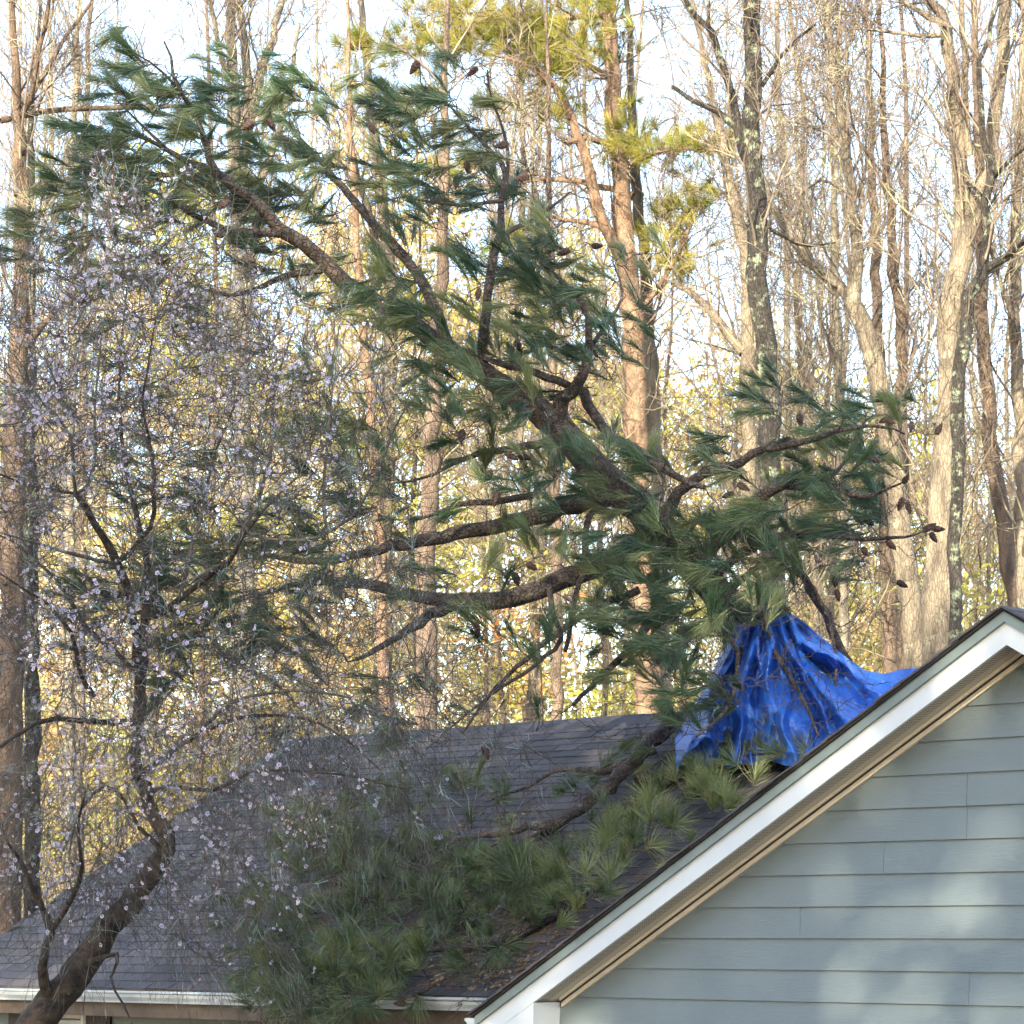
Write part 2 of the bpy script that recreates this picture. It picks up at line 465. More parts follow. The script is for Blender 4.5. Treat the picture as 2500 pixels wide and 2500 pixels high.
# choose main ridge so that it passes photo (1400, 1768)
def roof_hit(px, py, lift=0.0):
    """depth at which the pixel's ray meets the main roof plane"""
    Nn = np.array([-MP * DV[0], -MP * DV[1], 1.0])
    P0 = H(0, RE, ROOF_EZ + lift)
    C = np.array([0, 0, CAMZ]); v = np.array([(px - 1250) / F, 1.0, (HZ - py) / F])
    return float(np.dot(Nn, P0 - C) / np.dot(Nn, v))
dd = roof_hit(1400, 1768)
pr = P(1400, 1768, dd)
RR = float(np.dot(pr - O, DV)); ZR = pr[2] - CAMZ
SL = -11.3                                  # left gable end of the main roof
SRR = 12.5
print('house', SP, ZP, SE, ZE, 'ridge', RR, ZR, 'roof depth', dd)

house = empty('house', tuple(H(SP, 2, -CAMZ)))
tag(house, 'blue grey sided house with dark shingle roof under the fallen pine', 'house')
hinv = Matrix.Translation(-Vector(house.location))
def hpart(name, g, mat, parent=None, smooth=False):
    V = np.concatenate(g.V)
    me = g.mesh(name, smooth)
    me.transform(hinv)
    return link(name, me, parent or house, mat)
def subparent(o): return o

def rake_bar(g, r0, r1, o0, o1, side, sa=None, sb=None):
    """bar along a rake between offsets o0 (top) and o1 (bottom) below the roof line"""
    sa = SE if sa is None else sa
    sb = SP if sb is None else sb
    f = (lambda s: s) if side < 0 else (lambda s: 2 * SP - s)
    zz = lambda s: ZP - MP * (SP - s)
    pts = [H(f(sa), r0, zz(sa) - o1), H(f(sb), r0, zz(sb) - o1), H(f(sb), r1, zz(sb) - o1), H(f(sa), r1, zz(sa) - o1),
           H(f(sa), r0, zz(sa) - o0), H(f(sb), r0, zz(sb) - o0), H(f(sb), r1, zz(sb) - o0), H(f(sa), r1, zz(sa) - o0)]
    hexa(g, pts)

T1 = SH_T; T2 = T1 + DR_H; T3 = T2 + FA_H
wall_depth = 0.14
# gable wall core
g = Geo()
zc = lambda s: ZP - MP * abs(SP - s) - T3 - 0.03
S0 = 0.06; S1 = 2 * SP - S0
core = [H(S0, 0.03, -CAMZ), H(S1, 0.03, -CAMZ), H(S1, 0.03, zc(S1)), H(SP, 0.03, zc(SP)), H(S0, 0.03, zc(S0))]
coreb = [H(S0, wall_depth, -CAMZ), H(S1, wall_depth, -CAMZ), H(S1, wall_depth, zc(S1)), H(SP, wall_depth, zc(SP)), H(S0, wall_depth, zc(S0))]
V = np.array(core + coreb)
g.add(V, [[0, 1, 6, 5], [1, 2, 7, 6], [2, 3, 8, 7], [3, 4, 9, 8], [4, 0, 5, 9], [0, 1, 2, 4], [5, 9, 7, 6]], [[2, 3, 4], [7, 9, 8]])
gwall = hpart('gable_wall', g, M['siding'])
# lap siding boards
EXP = 0.179
line_a = 1.2255
joints = {3: 2362, 4: 2159, 8: 2367, 0: None, 6: 1935, 10: 1900}
def board(zb, zt, sa, sb):
    """one board between sa and sb, clipped by the gable"""
    Zs = ZP - T3 - 0.012
    lim = lambda z: SP - (Zs - z) / MP if z < Zs else SP
    def rng_at(z):
        return max(sa, lim(z)), min(sb, 2 * SP - lim(z))
    zt = min(zt + 0.02, Zs - 0.004)
    if zt <= zb: return None
    la, ra = rng_at(zb); lb, rb = rng_at(zt)
    if ra - la < 0.02: return None
    if rb < lb: lb = rb = min(max((lb + rb) / 2, sa), sb)
    fr0, fr1 = -0.012, 0.004           # bottom edge stands proud
    pts = [H(la, fr0, zb), H(ra, fr0, zb), H(ra, 0.028, zb), H(la, 0.028, zb),
           H(lb, fr1, zt), H(rb, fr1, zt), H(rb, 0.029, zt), H(lb, 0.029, zt)]
    g = Geo(); hexa(g, pts); return g
S1b = S1
for k in range(-3, 27):
    zb = line_a - k * EXP
    zt = zb + EXP
    if zb < -CAMZ: break
    cuts = [S0]
    if k + 1 in ():
        pass
    jp = {3: 2362, 4: 2362, 5: 2159, 9: 2367, 7: 1955}.get(k)
    if jp:
        cuts.append(s_at(jp, 0.0))
    elif k > 10:
        cuts.append(S0 + 1.2 + (k * 1.37) % 4.2)
    cuts.append(SP + 1.6 + (k * 0.77) % 1.5)
    cuts.append(S1)
    for a, b in zip(cuts[:-1], cuts[1:]):
        gg = board(zb, zt, a + 0.0012, b - 0.0012)
        if gg is None: continue
        V = np.concatenate(gg.V)
        me = gg.mesh('siding_board', False); me.transform(hinv)
        link('siding_board', me, gwall, M['siding'])

# rakes
for side in (-1, 1):
    g = Geo(); rake_bar(g, -OV - 0.022, -OV, T2, T3, side)
    hpart('fascia_board', g, M['white_trim'])
    g = Geo(); rake_bar(g, -OV - 0.045, -OV - 0.002, T1, T2 + 0.002, side)
    hpart('drip_edge', g, M['drip'])
    # soffit with uv
    f = (lambda s: s) if side < 0 else (lambda s: 2 * SP - s)
    zz = lambda s: ZP - MP * (SP - s) - T3 + 0.012
    sa = s_at(1308, -OV) - 0.02
    pts = [H(f(sa), -OV, zz(sa)), H(f(SP), -OV, zz(SP)), H(f(SP), 0.03, zz(SP)), H(f(sa), 0.03, zz(sa))]
    up = [p + np.array([0, 0, 0.01]) for p in pts]
    me = make_mesh('soffit', np.array(pts + up), HEXQ, smooth=False)
    me.transform(hinv)
    uv = me.uv_layers.new(name='UVMap')
    Ls = (SP - sa) * math.hypot(1, MP)
    uvv = [(0, 0), (Ls, 0), (Ls, OV + 0.03), (0, OV + 0.03)] * 2
    for lp in me.loops:
        uv.data[lp.index].uv = uvv[lp.vertex_index]
    link('soffit', me, house, M['soffit'])
    # crown moulding against the wall: three stepped strips
    for q, (rr0, o0, o1) in enumerate([(-0.045, T3 - 0.010, T3 + 0.010), (-0.034, T3 + 0.0105, T3 + 0.020), (-0.026, T3 + 0.0205, T3 + 0.048)]):
        g = Geo(); rake_bar(g, rr0, 0.0, o0, o1, side, sa=sa + 0.05)
        hpart('crown_moulding', g, M['cream_trim'] if q != 1 else M['soffit'])
# boxed return at the left eave
sB = s_at(1308, -OV)
for side in (-1, 1):
    f = (lambda s: s) if side < 0 else (lambda s: 2 * SP - s)
    zt = lambda s: ZP - MP * (SP - s) - T3 + 0.01
    zbot = ZE - T3 - 0.10
    g = Geo()
    pts = [H(f(SE + 0.03), -OV - 0.020, zbot), H(f(sB), -OV - 0.020, zbot), H(f(sB), 0.0, zbot), H(f(SE + 0.03), 0.0, zbot),
           H(f(SE + 0.03), -OV - 0.020, zt(SE + 0.03) - 0.002), H(f(sB), -OV - 0.020, zt(sB) - 0.012), H(f(sB), 0.0, zt(sB) - 0.012), H(f(SE + 0.03), 0.0, zt(SE + 0.03) - 0.002)]
    hexa(g, pts)
    hpart('boxed_return', g, M['white_trim'])
    g = Geo()
    a, b = sB - 0.03, sB
    pts = [H(f(a), -OV - 0.026, zbot), H(f(b + 0.003), -OV - 0.026, zbot), H(f(b + 0.003), -OV - 0.004, zbot), H(f(a), -OV - 0.004, zbot),
           H(f(a), -OV - 0.026, zt(a) - 0.02), H(f(b + 0.003), -OV - 0.026, zt(b) - 0.03), H(f(b + 0.003), -OV - 0.004, zt(b) - 0.03), H(f(a), -OV - 0.004, zt(a) - 0.02)]
    hexa(g, pts)
    hpart('return_trim', g, M['white_trim'])
    g = Geo()
    pts = [H(f(S0 - 0.02), -0.02, -CAMZ), H(f(S0 + 0.10), -0.02, -CAMZ), H(f(S0 + 0.10), 0.02, -CAMZ), H(f(S0 - 0.02), 0.02, -CAMZ),
           H(f(S0 - 0.02), -0.02, zbot + 0.05), H(f(S0 + 0.10), -0.02, zbot + 0.05), H(f(S0 + 0.10), 0.02, zbot + 0.05), H(f(S0 - 0.02), 0.02, zbot + 0.05)]
    hexa(g, pts)
    hpart('corner_board', g, M['cream_trim'])

# gable roof slabs
r_hit = RE + (ZP - ROOF_EZ) / MP
for side in (-1, 1):
    f = (lambda s: s) if side < 0 else (lambda s: 2 * SP - s)
    ep = H(f(SE - 0.02), -OV - 0.06, ZE - MP * 0.02); pk = H(SP, -OV - 0.06, ZP)
    bk = H(SP, r_hit, ZP); be = H(f(SE - 0.02), RE + 0.02, ZE - MP * 0.02)
    dn = np.array([0, 0, -SH_T])
    g = Geo(); hexa(g, [ep + dn, pk + dn, bk + dn, be + dn, ep, pk, bk, be])
    hpart('gable_roof_deck', g, M['felt'])
# side walls of the wing
for side in (-1, 1):
    f = (lambda s: s) if side < 0 else (lambda s: 2 * SP - s)
    g = Geo()
    pts = [H(f(S0), 0.0, -CAMZ), H(f(S0 + 0.12), 0.0, -CAMZ), H(f(S0 + 0.12), RE + 0.5, -CAMZ), H(f(S0), RE + 0.5, -CAMZ)]
    pts = [H(f(S0), 0.141, -CAMZ), H(f(S0 + 0.12), 0.141, -CAMZ), H(f(S0 + 0.12), RE + 0.5, -CAMZ), H(f(S0), RE + 0.5, -CAMZ)]
    hexa(g, pts + [p + np.array([0, 0, CAMZ + ZE - 0.06]) for p in pts])
    hpart('wing_side_wall', g, M['siding'])

# main roof deck
def Zm(r): return ROOF_EZ + MP * (r - RE)
dn = np.array([0, 0, -0.10])
g = Geo()
a = [H(SL, RE, Zm(RE)), H(SRR, RE, Zm(RE)), H(SRR, RR, ZR), H(SL, RR, ZR)]
hexa(g, [p + dn for p in a] + a)
main_roof = hpart('main_roof', g, M['felt'])
g = Geo()
RB = 2 * RR - RE
a = [H(SL, RR, ZR), H(SRR, RR, ZR), H(SRR, RB, ROOF_EZ), H(SL, RB, ROOF_EZ)]
hexa(g, [p + dn for p in a] + [p - np.array([0, 0, 0.0]) for p in a])
hpart('back_roof_deck', g, M['felt'])

# shingle tabs -------------------------------------------------------------
srng = np.random.default_rng(5)
TW, TE, TTH = 0.305, 0.143, 0.007
up_dir = np.array([DV[0], DV[1], MP]); up_len = math.hypot(1, MP); up_dir = up_dir / up_len
ncourse = int(((RR - RE) * up_len) / TE)
nvec = nrm(np.cross(W, up_dir))
if nvec[2] < 0: nvec = -nvec
tabs = []
for i in range(ncourse + 1):
    off = (i % 2) * 0.5 * TW + srng.uniform(-0.02, 0.02)
    nS = int((SRR - SL) / TW)
    for j in range(nS):
        s = SL + off + j * TW
        if s + TW > SRR: continue
        q = i * TE
        r = RE - 0.03 + q / up_len
        zroof = Zm(r)
        zg = ZP - MP * abs(SP - (s + TW / 2))
        if SE - 0.1 < s < SR and zroof < zg - 0.12: continue
        if s > SP + 0.5: continue
        tabs.append((s, r, q, i))
def tab_mesh(w):
    l = TE + 0.05
    w2 = w - 0.008
    g = Geo()
    e = 0.0
    pts = np.array([[0, 0, 0.004], [w2, 0, 0.004], [w2, l, -0.006], [0, l, -0.006],
                    [0.002, 0, 0.004 + TTH], [w2 - 0.002, 0, 0.004 + TTH], [w2, l, 0.0005], [0, l, 0.0005]])
    return pts
TP = tab_mesh(TW)
Rt = np.stack([W, up_dir, nvec], 1)
def tab_world(s, r, jz):
    base = H(s, r, Zm(r)) + nvec * (0.002 + jz)
    return base
cand = []
for (s, r, q, i) in tabs:
    p = tab_world(s, r, 0)
    px = 1250 + p[0] / p[1] * F; py = HZ - (p[2] - CAMZ) / p[1] * F
    vis = 0 < px < 1900 and 1700 < py < 2480
    foliage = (650 < px < 1500 and py > 1950 and py > 2900 - px * 0.9)
    cand.append((p[1] + (0 if vis else 100) + (8 if foliage else 0) + (4 if px < 300 else 0) + (50 if px > 1650 else 0), s, r, i))
order = sorted(range(len(cand)), key=lambda k: cand[k][0])
sel = set(order[:300])
tab_me = make_mesh('shingle', TP, HEXQ, smooth=False); tab_me.materials.append(M['shingle'])
gm = Geo()
for k, (_, s, r, i) in enumerate(cand):
    jz = srng.uniform(0, 0.004); js = srng.uniform(-0.006, 0.006); rot = srng.normal(0, 0.006)
    base = tab_world(s + js, r + srng.uniform(-0.006, 0.006), jz)
    if k in sel:
        o = link('shingle', tab_me, main_roof)
        mw = Matrix(((Rt[0, 0], Rt[0, 1], Rt[0, 2], base[0] - house.location[0]), (Rt[1, 0], Rt[1, 1], Rt[1, 2], base[1] - house.location[1]),
                     (Rt[2, 0], Rt[2, 1], Rt[2, 2], base[2] - house.location[2]), (0, 0, 0, 1)))
        o.matrix_basis = mw
    else:
        hexa(gm, TP @ Rt.T + base, a=srng.uniform(0, 1))
rest = hpart('shingle_field', gm, M['shingle'], main_roof)
rest['kind'] = 'stuff'
# shingles on the wing's roof (seen edge on) and their ragged rake edge
gm = Geo()
for side in (-1, 1):
    f = (lambda s: s) if side < 0 else (lambda s: 2 * SP - s)
    nu = int((SP - SE) * up_len / TE)
    for i in range(nu + 1):
        q = i * TE
        s = SE - 0.03 + q / up_len
        r_end = RE + (ZE + MP * (s - SE) - ROOF_EZ) / MP
        rr0 = -OV - 0.075 + srng.uniform(-0.006, 0.012)
        r = rr0
        while r < r_end:
            wdt = min(TW, r_end - r) if r > rr0 else TW * (0.5 + 0.5 * (i % 2))
            h0 = 0.004 + srng.uniform(0, 0.006)
            zt0 = ZP - MP * (SP - s)
            s2 = min(s + (TE + 0.05) / up_len, SP)
            zt1 = ZP - MP * (SP - s2)
            pts = [H(f(s), r, zt0 + 0.001), H(f(s), r + wdt - 0.006, zt0 + 0.001), H(f(s2), r + wdt - 0.006, zt1 - 0.006), H(f(s2), r, zt1 - 0.006),
                   H(f(s), r, zt0 + h0 + TTH), H(f(s), r + wdt - 0.006, zt0 + h0 + TTH), H(f(s2), r + wdt - 0.006, zt1 + 0.003), H(f(s2), r, zt1 + 0.003)]
            hexa(gm, pts, a=srng.uniform(0, 1))
            r += wdt
wr = hpart('wing_shingles', gm, M['shingle'])
wr['kind'] = 'stuff'
# ridge caps
for j in range(int((3.5 - SL) / 0.2)):
    s = SL + j * 0.2
    lift = 0.012 + srng.uniform(0, 0.008) + (0.02 * max(0, math.sin((s + 4) * 0.9)) if s > -5 else 0)
    g = Geo()
    for sg in (-1, 1):
        a0 = H(s, RR, ZR + lift + 0.012); a1 = H(s + 0.27, RR, ZR + lift)
        b0 = H(s, RR + sg * 0.13, ZR - MP * 0.13 + lift * 0.6 + 0.012); b1 = H(s + 0.27, RR + sg * 0.13, ZR - MP * 0.13 + lift * 0.6)
        d2 = np.array([0, 0, -0.006])
        hexa(g, [a0 + d2, a1 + d2, b1 + d2, b0 + d2, a0, a1, b1, b0])
    hpart('ridge_cap', g, M['shingle'])

# gutters
GP = [(0.0, 0.0), (-0.105, 0.0), (-0.118, -0.004), (-0.118, -0.016), (-0.100, -0.024), (-0.094, -0.055), (-0.070, -0.085), (-0.062, -0.105), (0.0, -0.105)]
def gutter_run(p_of, t0, t1, n=1):
    g = Geo()
    pr_ = GP
    k = len(pr_)
    inner = [(x * 0.96 - 0.001, z + 0.003) for x, z in pr_]
    for t in (t0, t1):
        for x, z in pr_: g.V.append(p_of(x, z, t).reshape(1, 3))
    g.n = 2 * k
    q = [[i, i + 1, k + i + 1, k + i] for i in range(1, k - 1)] + [[k - 1, 0, k, 2 * k - 1]]
    g.Q.append(np.array(q))
    # inner trough bottom and end caps
    a = [p_of(-0.10, -0.012, t0), p_of(-0.004, -0.012, t0), p_of(-0.004, -0.012, t1), p_of(-0.10, -0.012, t1)]
    ce = [p_of(x, z, t0) for x, z in pr_]; cf = [p_of(x, z, t1) for x, z in pr_]
    for cap in (ce, cf):
        c = np.mean(cap, 0)
        g.add(np.array(cap + [c]), None, [[i, (i + 1) % k, k] for i in range(k)])
    return g
g = gutter_run(lambda x, z, t: H(t, RE - 0.035 + x, ROOF_EZ - 0.03 + z + 0.0015 * (t - SL)), SL - 0.05, SE - 0.05)
main_gutter = hpart('gutter', g, M['gutter'])
g = Geo(); hexa(g, [H(SL, RE - 0.135, ROOF_EZ - 0.05), H(SE - 0.06, RE - 0.135, ROOF_EZ - 0.05), H(SE - 0.06, RE - 0.04, ROOF_EZ - 0.05), H(SL, RE - 0.04, ROOF_EZ - 0.05),
                    H(SL, RE - 0.135, ROOF_EZ - 0.045), H(SE - 0.06, RE - 0.135, ROOF_EZ - 0.045), H(SE - 0.06, RE - 0.04, ROOF_EZ - 0.045), H(SL, RE - 0.04, ROOF_EZ - 0.045)])
hpart('gutter_litter', g, M['gutter_in'])
g = gutter_run(lambda x, z, t: H(SE + 0.005 + x, t, ZE - 0.035 + z), -OV - 0.02, RE - 0.2)
hpart('gutter', g, M['gutter'])
# main eave fascia, soffit, wall
g = Geo(); hexa(g, [H(SL, RE - 0.03, ROOF_EZ - 0.26), H(SE, RE - 0.03, ROOF_EZ - 0.26), H(SE, RE - 0.006, ROOF_EZ - 0.26), H(SL, RE - 0.006, ROOF_EZ - 0.26),
                    H(SL, RE - 0.03, ROOF_EZ - 0.01), H(SE, RE - 0.03, ROOF_EZ - 0.01), H(SE, RE - 0.006, ROOF_EZ - 0.01), H(SL, RE - 0.006, ROOF_EZ - 0.01)])
hpart('eave_fascia', g, M['brown_soffit'])
RW = RE + 0.42
g = Geo(); hexa(g, [H(SL + 0.3, RE - 0.005, ROOF_EZ - 0.24), H(S0, RE - 0.005, ROOF_EZ - 0.24), H(S0, RW, ROOF_EZ - 0.24), H(SL + 0.3, RW, ROOF_EZ - 0.24),
                    H(SL + 0.3, RE - 0.005, ROOF_EZ - 0.23), H(S0, RE - 0.005, ROOF_EZ - 0.23), H(S0, RW, ROOF_EZ - 0.23), H(SL + 0.3, RW, ROOF_EZ - 0.23)])
hpart('eave_soffit', g, M['brown_soffit'])
g = Geo(); hexa(g, [H(SL + 0.35, RW, -CAMZ), H(SRR - .3, RW, -CAMZ), H(SRR - .3, RB - 0.4, -CAMZ), H(SL + 0.35, RB - 0.4, -CAMZ),
                    H(SL + 0.35, RW, ROOF_EZ - 0.2), H(SRR - .3, RW, ROOF_EZ - 0.2), H(SRR - .3, RB - 0.4, ROOF_EZ - 0.2), H(SL + 0.35, RB - 0.4, ROOF_EZ - 0.2)])
main_wall = hpart('main_wall', g, M['siding'])
g = Geo()
for s in (SL + 0.35, SRR - 0.35):
    g.add(np.array([H(s, RW, ROOF_EZ - 0.2), H(s, RB - 0.4, ROOF_EZ - 0.2), H(s, RR, ZR - 0.15), H(s + 0.05, RW, ROOF_EZ - 0.2), H(s + 0.05, RB - 0.4, ROOF_EZ - 0.2), H(s + 0.05, RR, ZR - 0.15)]),
          [[0, 1, 4, 3], [1, 2, 5, 4], [2, 0, 3, 5]], [[0, 2, 1], [3, 4, 5]])
hpart('end_gable', g, M['siding'])
for k in range(16):
    zb = ROOF_EZ - 0.40 - k * EXP
    if zb < -CAMZ: break
    for sa, sb in ((SL + 0.36, SL + 4.6 + (k % 3) * 0.4), (SL + 4.6 + (k % 3) * 0.4, S0 - 0.02)):
        g = Geo(); hexa(g, [H(sa, RW - 0.016, zb), H(sb - 0.003, RW - 0.016, zb), H(sb - 0.003, RW - 0.001, zb), H(sa, RW - 0.001, zb),
                            H(sa, RW - 0.006, zb + EXP + 0.01), H(sb - 0.003, RW - 0.006, zb + EXP + 0.01), H(sb - 0.003, RW - 0.001, zb + EXP + 0.01), H(sa, RW - 0.001, zb + EXP + 0.01)])
        hpart('siding_board', g, M['siding'], main_wall)
# window with shutters on the main wall
def wbox(sa, sb, za, zb_, r0, r1, name, mat, parent=None):
    g = Geo(); hexa(g, [H(sa, r0, za), H(sb, r0, za), H(sb, r1, za), H(sa, r1, za), H(sa, r0, zb_), H(sb, r0, zb_), H(sb, r1, zb_), H(sa, r1, zb_)])
    return hpart(name, g, mat, parent)
wz = z_at(150, 2459, s_at(150, RW), RW)
sw0, sw1 = s_at(90, RW), s_at(217, RW)
win = wbox(sw0, sw1, wz - 1.3, wz, RW - 0.03, RW - 0.018, 'window', M['glass'])
for (a, b, c, e) in ((sw0 - 0.01, sw0 + 0.06, wz - 1.3, wz), (sw1 - 0.06, sw1 + 0.01, wz - 1.3, wz), (sw0 + 0.06, sw1 - 0.06, wz - 0.06, wz), (sw0 + 0.06, sw1 - 0.06, wz - 1.3, wz - 1.24), (sw0 + 0.06, sw1 - 0.06, wz - 0.67, wz - 0.62)):
    wbox(a, b, c, e, RW - 0.05, RW - 0.0305, 'frame', M['white_trim'], win)
for k in range(9):
    wbox(sw0 + 0.065, sw1 - 0.065, wz - 0.10 - k * 0.055, wz - 0.065 - k * 0.055, RW - 0.038, RW - 0.031, 'blind_slat', M['gutter'], win)
for a, b in ((s_at(30, RW), sw0 - 0.015), (sw1 + 0.015, s_at(277, RW))):
    sh = wbox(a, b, wz - 1.3, wz, RW - 0.045, RW - 0.018, 'shutter', M['shutter'])
    for k in range(18):
        wbox(a + 0.04, b - 0.04, wz - 0.10 - k * 0.065, wz - 0.055 - k * 0.065, RW - 0.053, RW - 0.046, 'louvre', M['shutter'], sh)

# ------------------------------------------------------------------ needle clusters, cones
def plume(n, shoot, nl, a0, a1, seed, droop=0.0, width=0.0034):
    r = np.random.default_rng(seed)
    t = r.uniform(0, 1, n) ** 0.8
    base = np.stack([t * shoot, r.normal(0, .003, n), r.normal(0, .003, n)], 1)
    ph = r.uniform(0, 2 * np.pi, n)
    an = r.uniform(a0, a1, n) * (1.15 - 0.5 * t)
    d = np.stack([np.cos(an), np.sin(an) * np.cos(ph), np.sin(an) * np.sin(ph)], 1)
    L = nl * r.uniform(0.75, 1.1, n)
    d2 = nrm(d * 1.0 + np.array([0.12, 0, -droop]) + r.normal(0, 0.06, (n, 3)))
    p0 = base; p1 = base + d * (L * 0.5)[:, None]; p2 = p1 + d2 * (L * 0.5)[:, None]
    side = nrm(np.cross(d, r.normal(0, 1, (n, 3))))
    w = width * r.uniform(0.8, 1.25, n)[:, None]
    V = np.stack([p0 - side * w * .4, p0 + side * w * .4, p1 - side * w * .5, p1 + side * w * .5, p2], 1).reshape(-1, 3)
    b = np.arange(n)[:, None] * 5
    Q = b + np.array([[0, 1, 3, 2]]); T = b + np.array([[2, 3, 4]])
    # shoot
    sv, sq = tubes(np.array([[[0, 0, 0], [shoot * .5, 0, 0], [shoot, 0, 0.0]]]), np.array([[.006, .005, .002]]), 4)
    Q = np.concatenate([Q, sq + len(V)])
    fm = np.concatenate([np.zeros(n, int), np.ones(len(sq), int), np.zeros(n, int)])
    return np.concatenate([V, sv]), Q, T, fm
SWEPT = [plume(112, 0.11 + 0.05 * (k % 2), 0.17 + 0.035 * (k % 3), 0.06, 0.48 + 0.16 * (k % 3), 40 + k, 0.06 + 0.08 * (k % 3), 0.0031) for k in range(9)]
FANNED = [plume(92, 0.05 + 0.03 * (k % 2), 0.18 + 0.03 * (k % 3), 0.12, 1.0 + 0.2 * (k % 3), 60 + k, 0.10, 0.0035) for k in range(7)]
def plume_mesh(src, name, mat, twig):
    V, Q, T, fm = src
    me = make_mesh(name, V, Q, T, smooth=False, mats=[mat, twig], fmat=fm)
    return me
def basis_from_x(x, up=np.array([0, 0, 1.0]), roll=0.0):
    x = nrm(x)
    z = up - np.dot(up, x) * x
    if np.linalg.norm(z) < 1e-3: z = np.array([0, 1.0, 0]) - x[1] * x
    z = nrm(z); y = np.cross(z, x)
    c, s_ = math.cos(roll), math.sin(roll)
    y, z = y * c + z * s_, z * c - y * s_
    return np.stack([x, y, z], 1)

def cone_mesh():
    rings, k = 9, 9
    V, Q = [], []
    for i in range(rings + 1):
        t = i / rings
        prof = math.sin(math.pi * min(1, 0.12 + t * 0.86)) ** 0.7 * 0.024 * (1.15 - 0.5 * t) + 0.002
        for j in range(k):
            a = 2 * math.pi * (j + 0.5 * (i % 2)) / k
            rr_ = prof * (1.0 + (0.22 if (j + i) % 2 else -0.08))
            V.append((t * 0.105, math.cos(a) * rr_, math.sin(a) * rr_))
    for i in range(rings):
        for j in range(k):
            Q.append((i * k + j, i * k + (j + 1) % k, (i + 1) * k + (j + 1) % k, (i + 1) * k + j))
    return make_mesh('pine_cone', np.array(V), np.array(Q), smooth=False, mats=[M['cone']])
CONE = cone_mesh()

class Skeleton:
    """branch points that later twigs attach to"""
    def __init__(s, cap=60000):
        s.p = np.zeros((cap, 3)); s.t = np.zeros((cap, 3)); s.r = np.zeros(cap); s.n = 0
    def add(s, p, t, r):
        k = len(p)
        s.p[s.n:s.n + k] = p; s.t[s.n:s.n + k] = t; s.r[s.n:s.n + k] = r; s.n += k
    def connect(s, targets, tdirs, r_tip, n=7, fwd=0.6, sag=0.0, wob=0.03, rr=None, rscale=1.0, cmax=1e9, rmax=0.02):
        rr = rr or rng
        targets = np.asarray(targets)
        # rough order: nearest first
        dist = np.array([np.min(np.linalg.norm(s.p[:s.n:3] - t, axis=1)) for t in targets])
        paths, radii, keep = [], [], []
        for i in np.argsort(dist):
            T = targets[i]
            v = T - s.p[:s.n]
            dd_ = np.linalg.norm(v, axis=1)
            c = (v * s.t[:s.n]).sum(1) / np.maximum(dd_, 1e-6)
            cost = dd_ * (1.5 - fwd * c)
            j = int(np.argmin(cost)); D = dd_[j]
            if D < 0.03 or D > cmax: continue
            p0 = s.p[j]; r0 = min(s.r[j] * 0.75, (0.0035 + 0.0075 * D) * rscale, rmax); r0 = max(r0, r_tip)
            e1 = p0 + nrm(s.t[j] * 0.7 + nrm(v[j]) * 0.6) * D * 0.35
            e2 = T - nrm(tdirs[i]) * D * 0.35 + np.array([0, 0, sag * D])
            u = np.linspace(0, 1, n)[:, None]
            path = (1 - u) ** 3 * p0 + 3 * (1 - u) ** 2 * u * e1 + 3 * (1 - u) * u * u * e2 + u ** 3 * T
            path[1:-1] += rr.normal(0, wob * D, (n - 2, 3))
            rad = r0 + (r_tip - r0) * u[:, 0]
            s.add(path[1:], tangents(path)[1:], rad[1:])
            paths.append(path); radii.append(rad); keep.append(i)
        return np.array(paths), np.array(radii), keep

def traced(pts, dep, skel=None, jit=0.0, step=0.12, rr=None):
    """pts [(px,py,width_px)], dep callable/array of depths -> path, radii"""
    rr = rr or rng
    P3, R3 = [], []
    for k, q in enumerate(pts):
        d = dep(q[0], q[1], k / max(1, len(pts) - 1)) if callable(dep) else dep
        P3.append(P(q[0], q[1], d)); R3.append(q[2] * 0.5 / F * d)
    p, r = catmull(P3, R3, step)
    if jit: p[1:-1] += rr.normal(0, jit, (len(p) - 2, 3)) * np.minimum(1, r[1:-1, None] * 20)
    if skel is not None: skel.add(p, tangents(p), r)
    return p, r

def tube_obj(name, p, r, k, mat, parent, inv, rough=0.0):
    if rough:
        pass
    V, Q = tubes(p[None], r[None], k)
    if rough:
        n_ = len(p)
        c = np.repeat(p, k, axis=0)
        f = 1 + rng.normal(0, rough, (len(V), 1))
        V = c + (V - c) * f
    me = make_mesh(name, V, Q, smooth=True)
    me.transform(inv)
    return link(name, me, parent, mat)

# ------------------------------------------------------------------ fallen pine
prng = np.random.default_rng(21)
def Dt(px): return 23.4 + (px - 400.0) / 1500.0 * 3.0
sk = Skeleton()
pine = empty('fallen_pine', tuple(P(1900, 1640, 26.6)))
tag(pine, 'fallen green pine with cones leaning across the roof and the blue tarp', 'pine tree')
pinv = Matrix.Translation(-Vector(pine.location))
TR = [(2010, 1800, 84), (1900, 1640, 82), (1780, 1480, 80), (1670, 1360, 80), (1570, 1250, 80), (1470, 1165, 78), (1360, 1040, 68), (1250, 960, 58), (1130, 880, 50), (1020, 800, 43), (920, 735, 40),
      (836, 686, 38), (757, 607, 35), (682, 559, 33), (638, 506, 29), (572, 458, 25), (528, 422, 23), (440, 387, 15), (380, 350, 10), (300, 320, 6)]
tp, tr = traced(TR, lambda x, y, t: Dt(x), sk, jit=0.008)
TRUNK_TOP_R = tr
tube_obj('trunk', tp, tr, 12, M['pine_bark'], pine, pinv, rough=0.05)
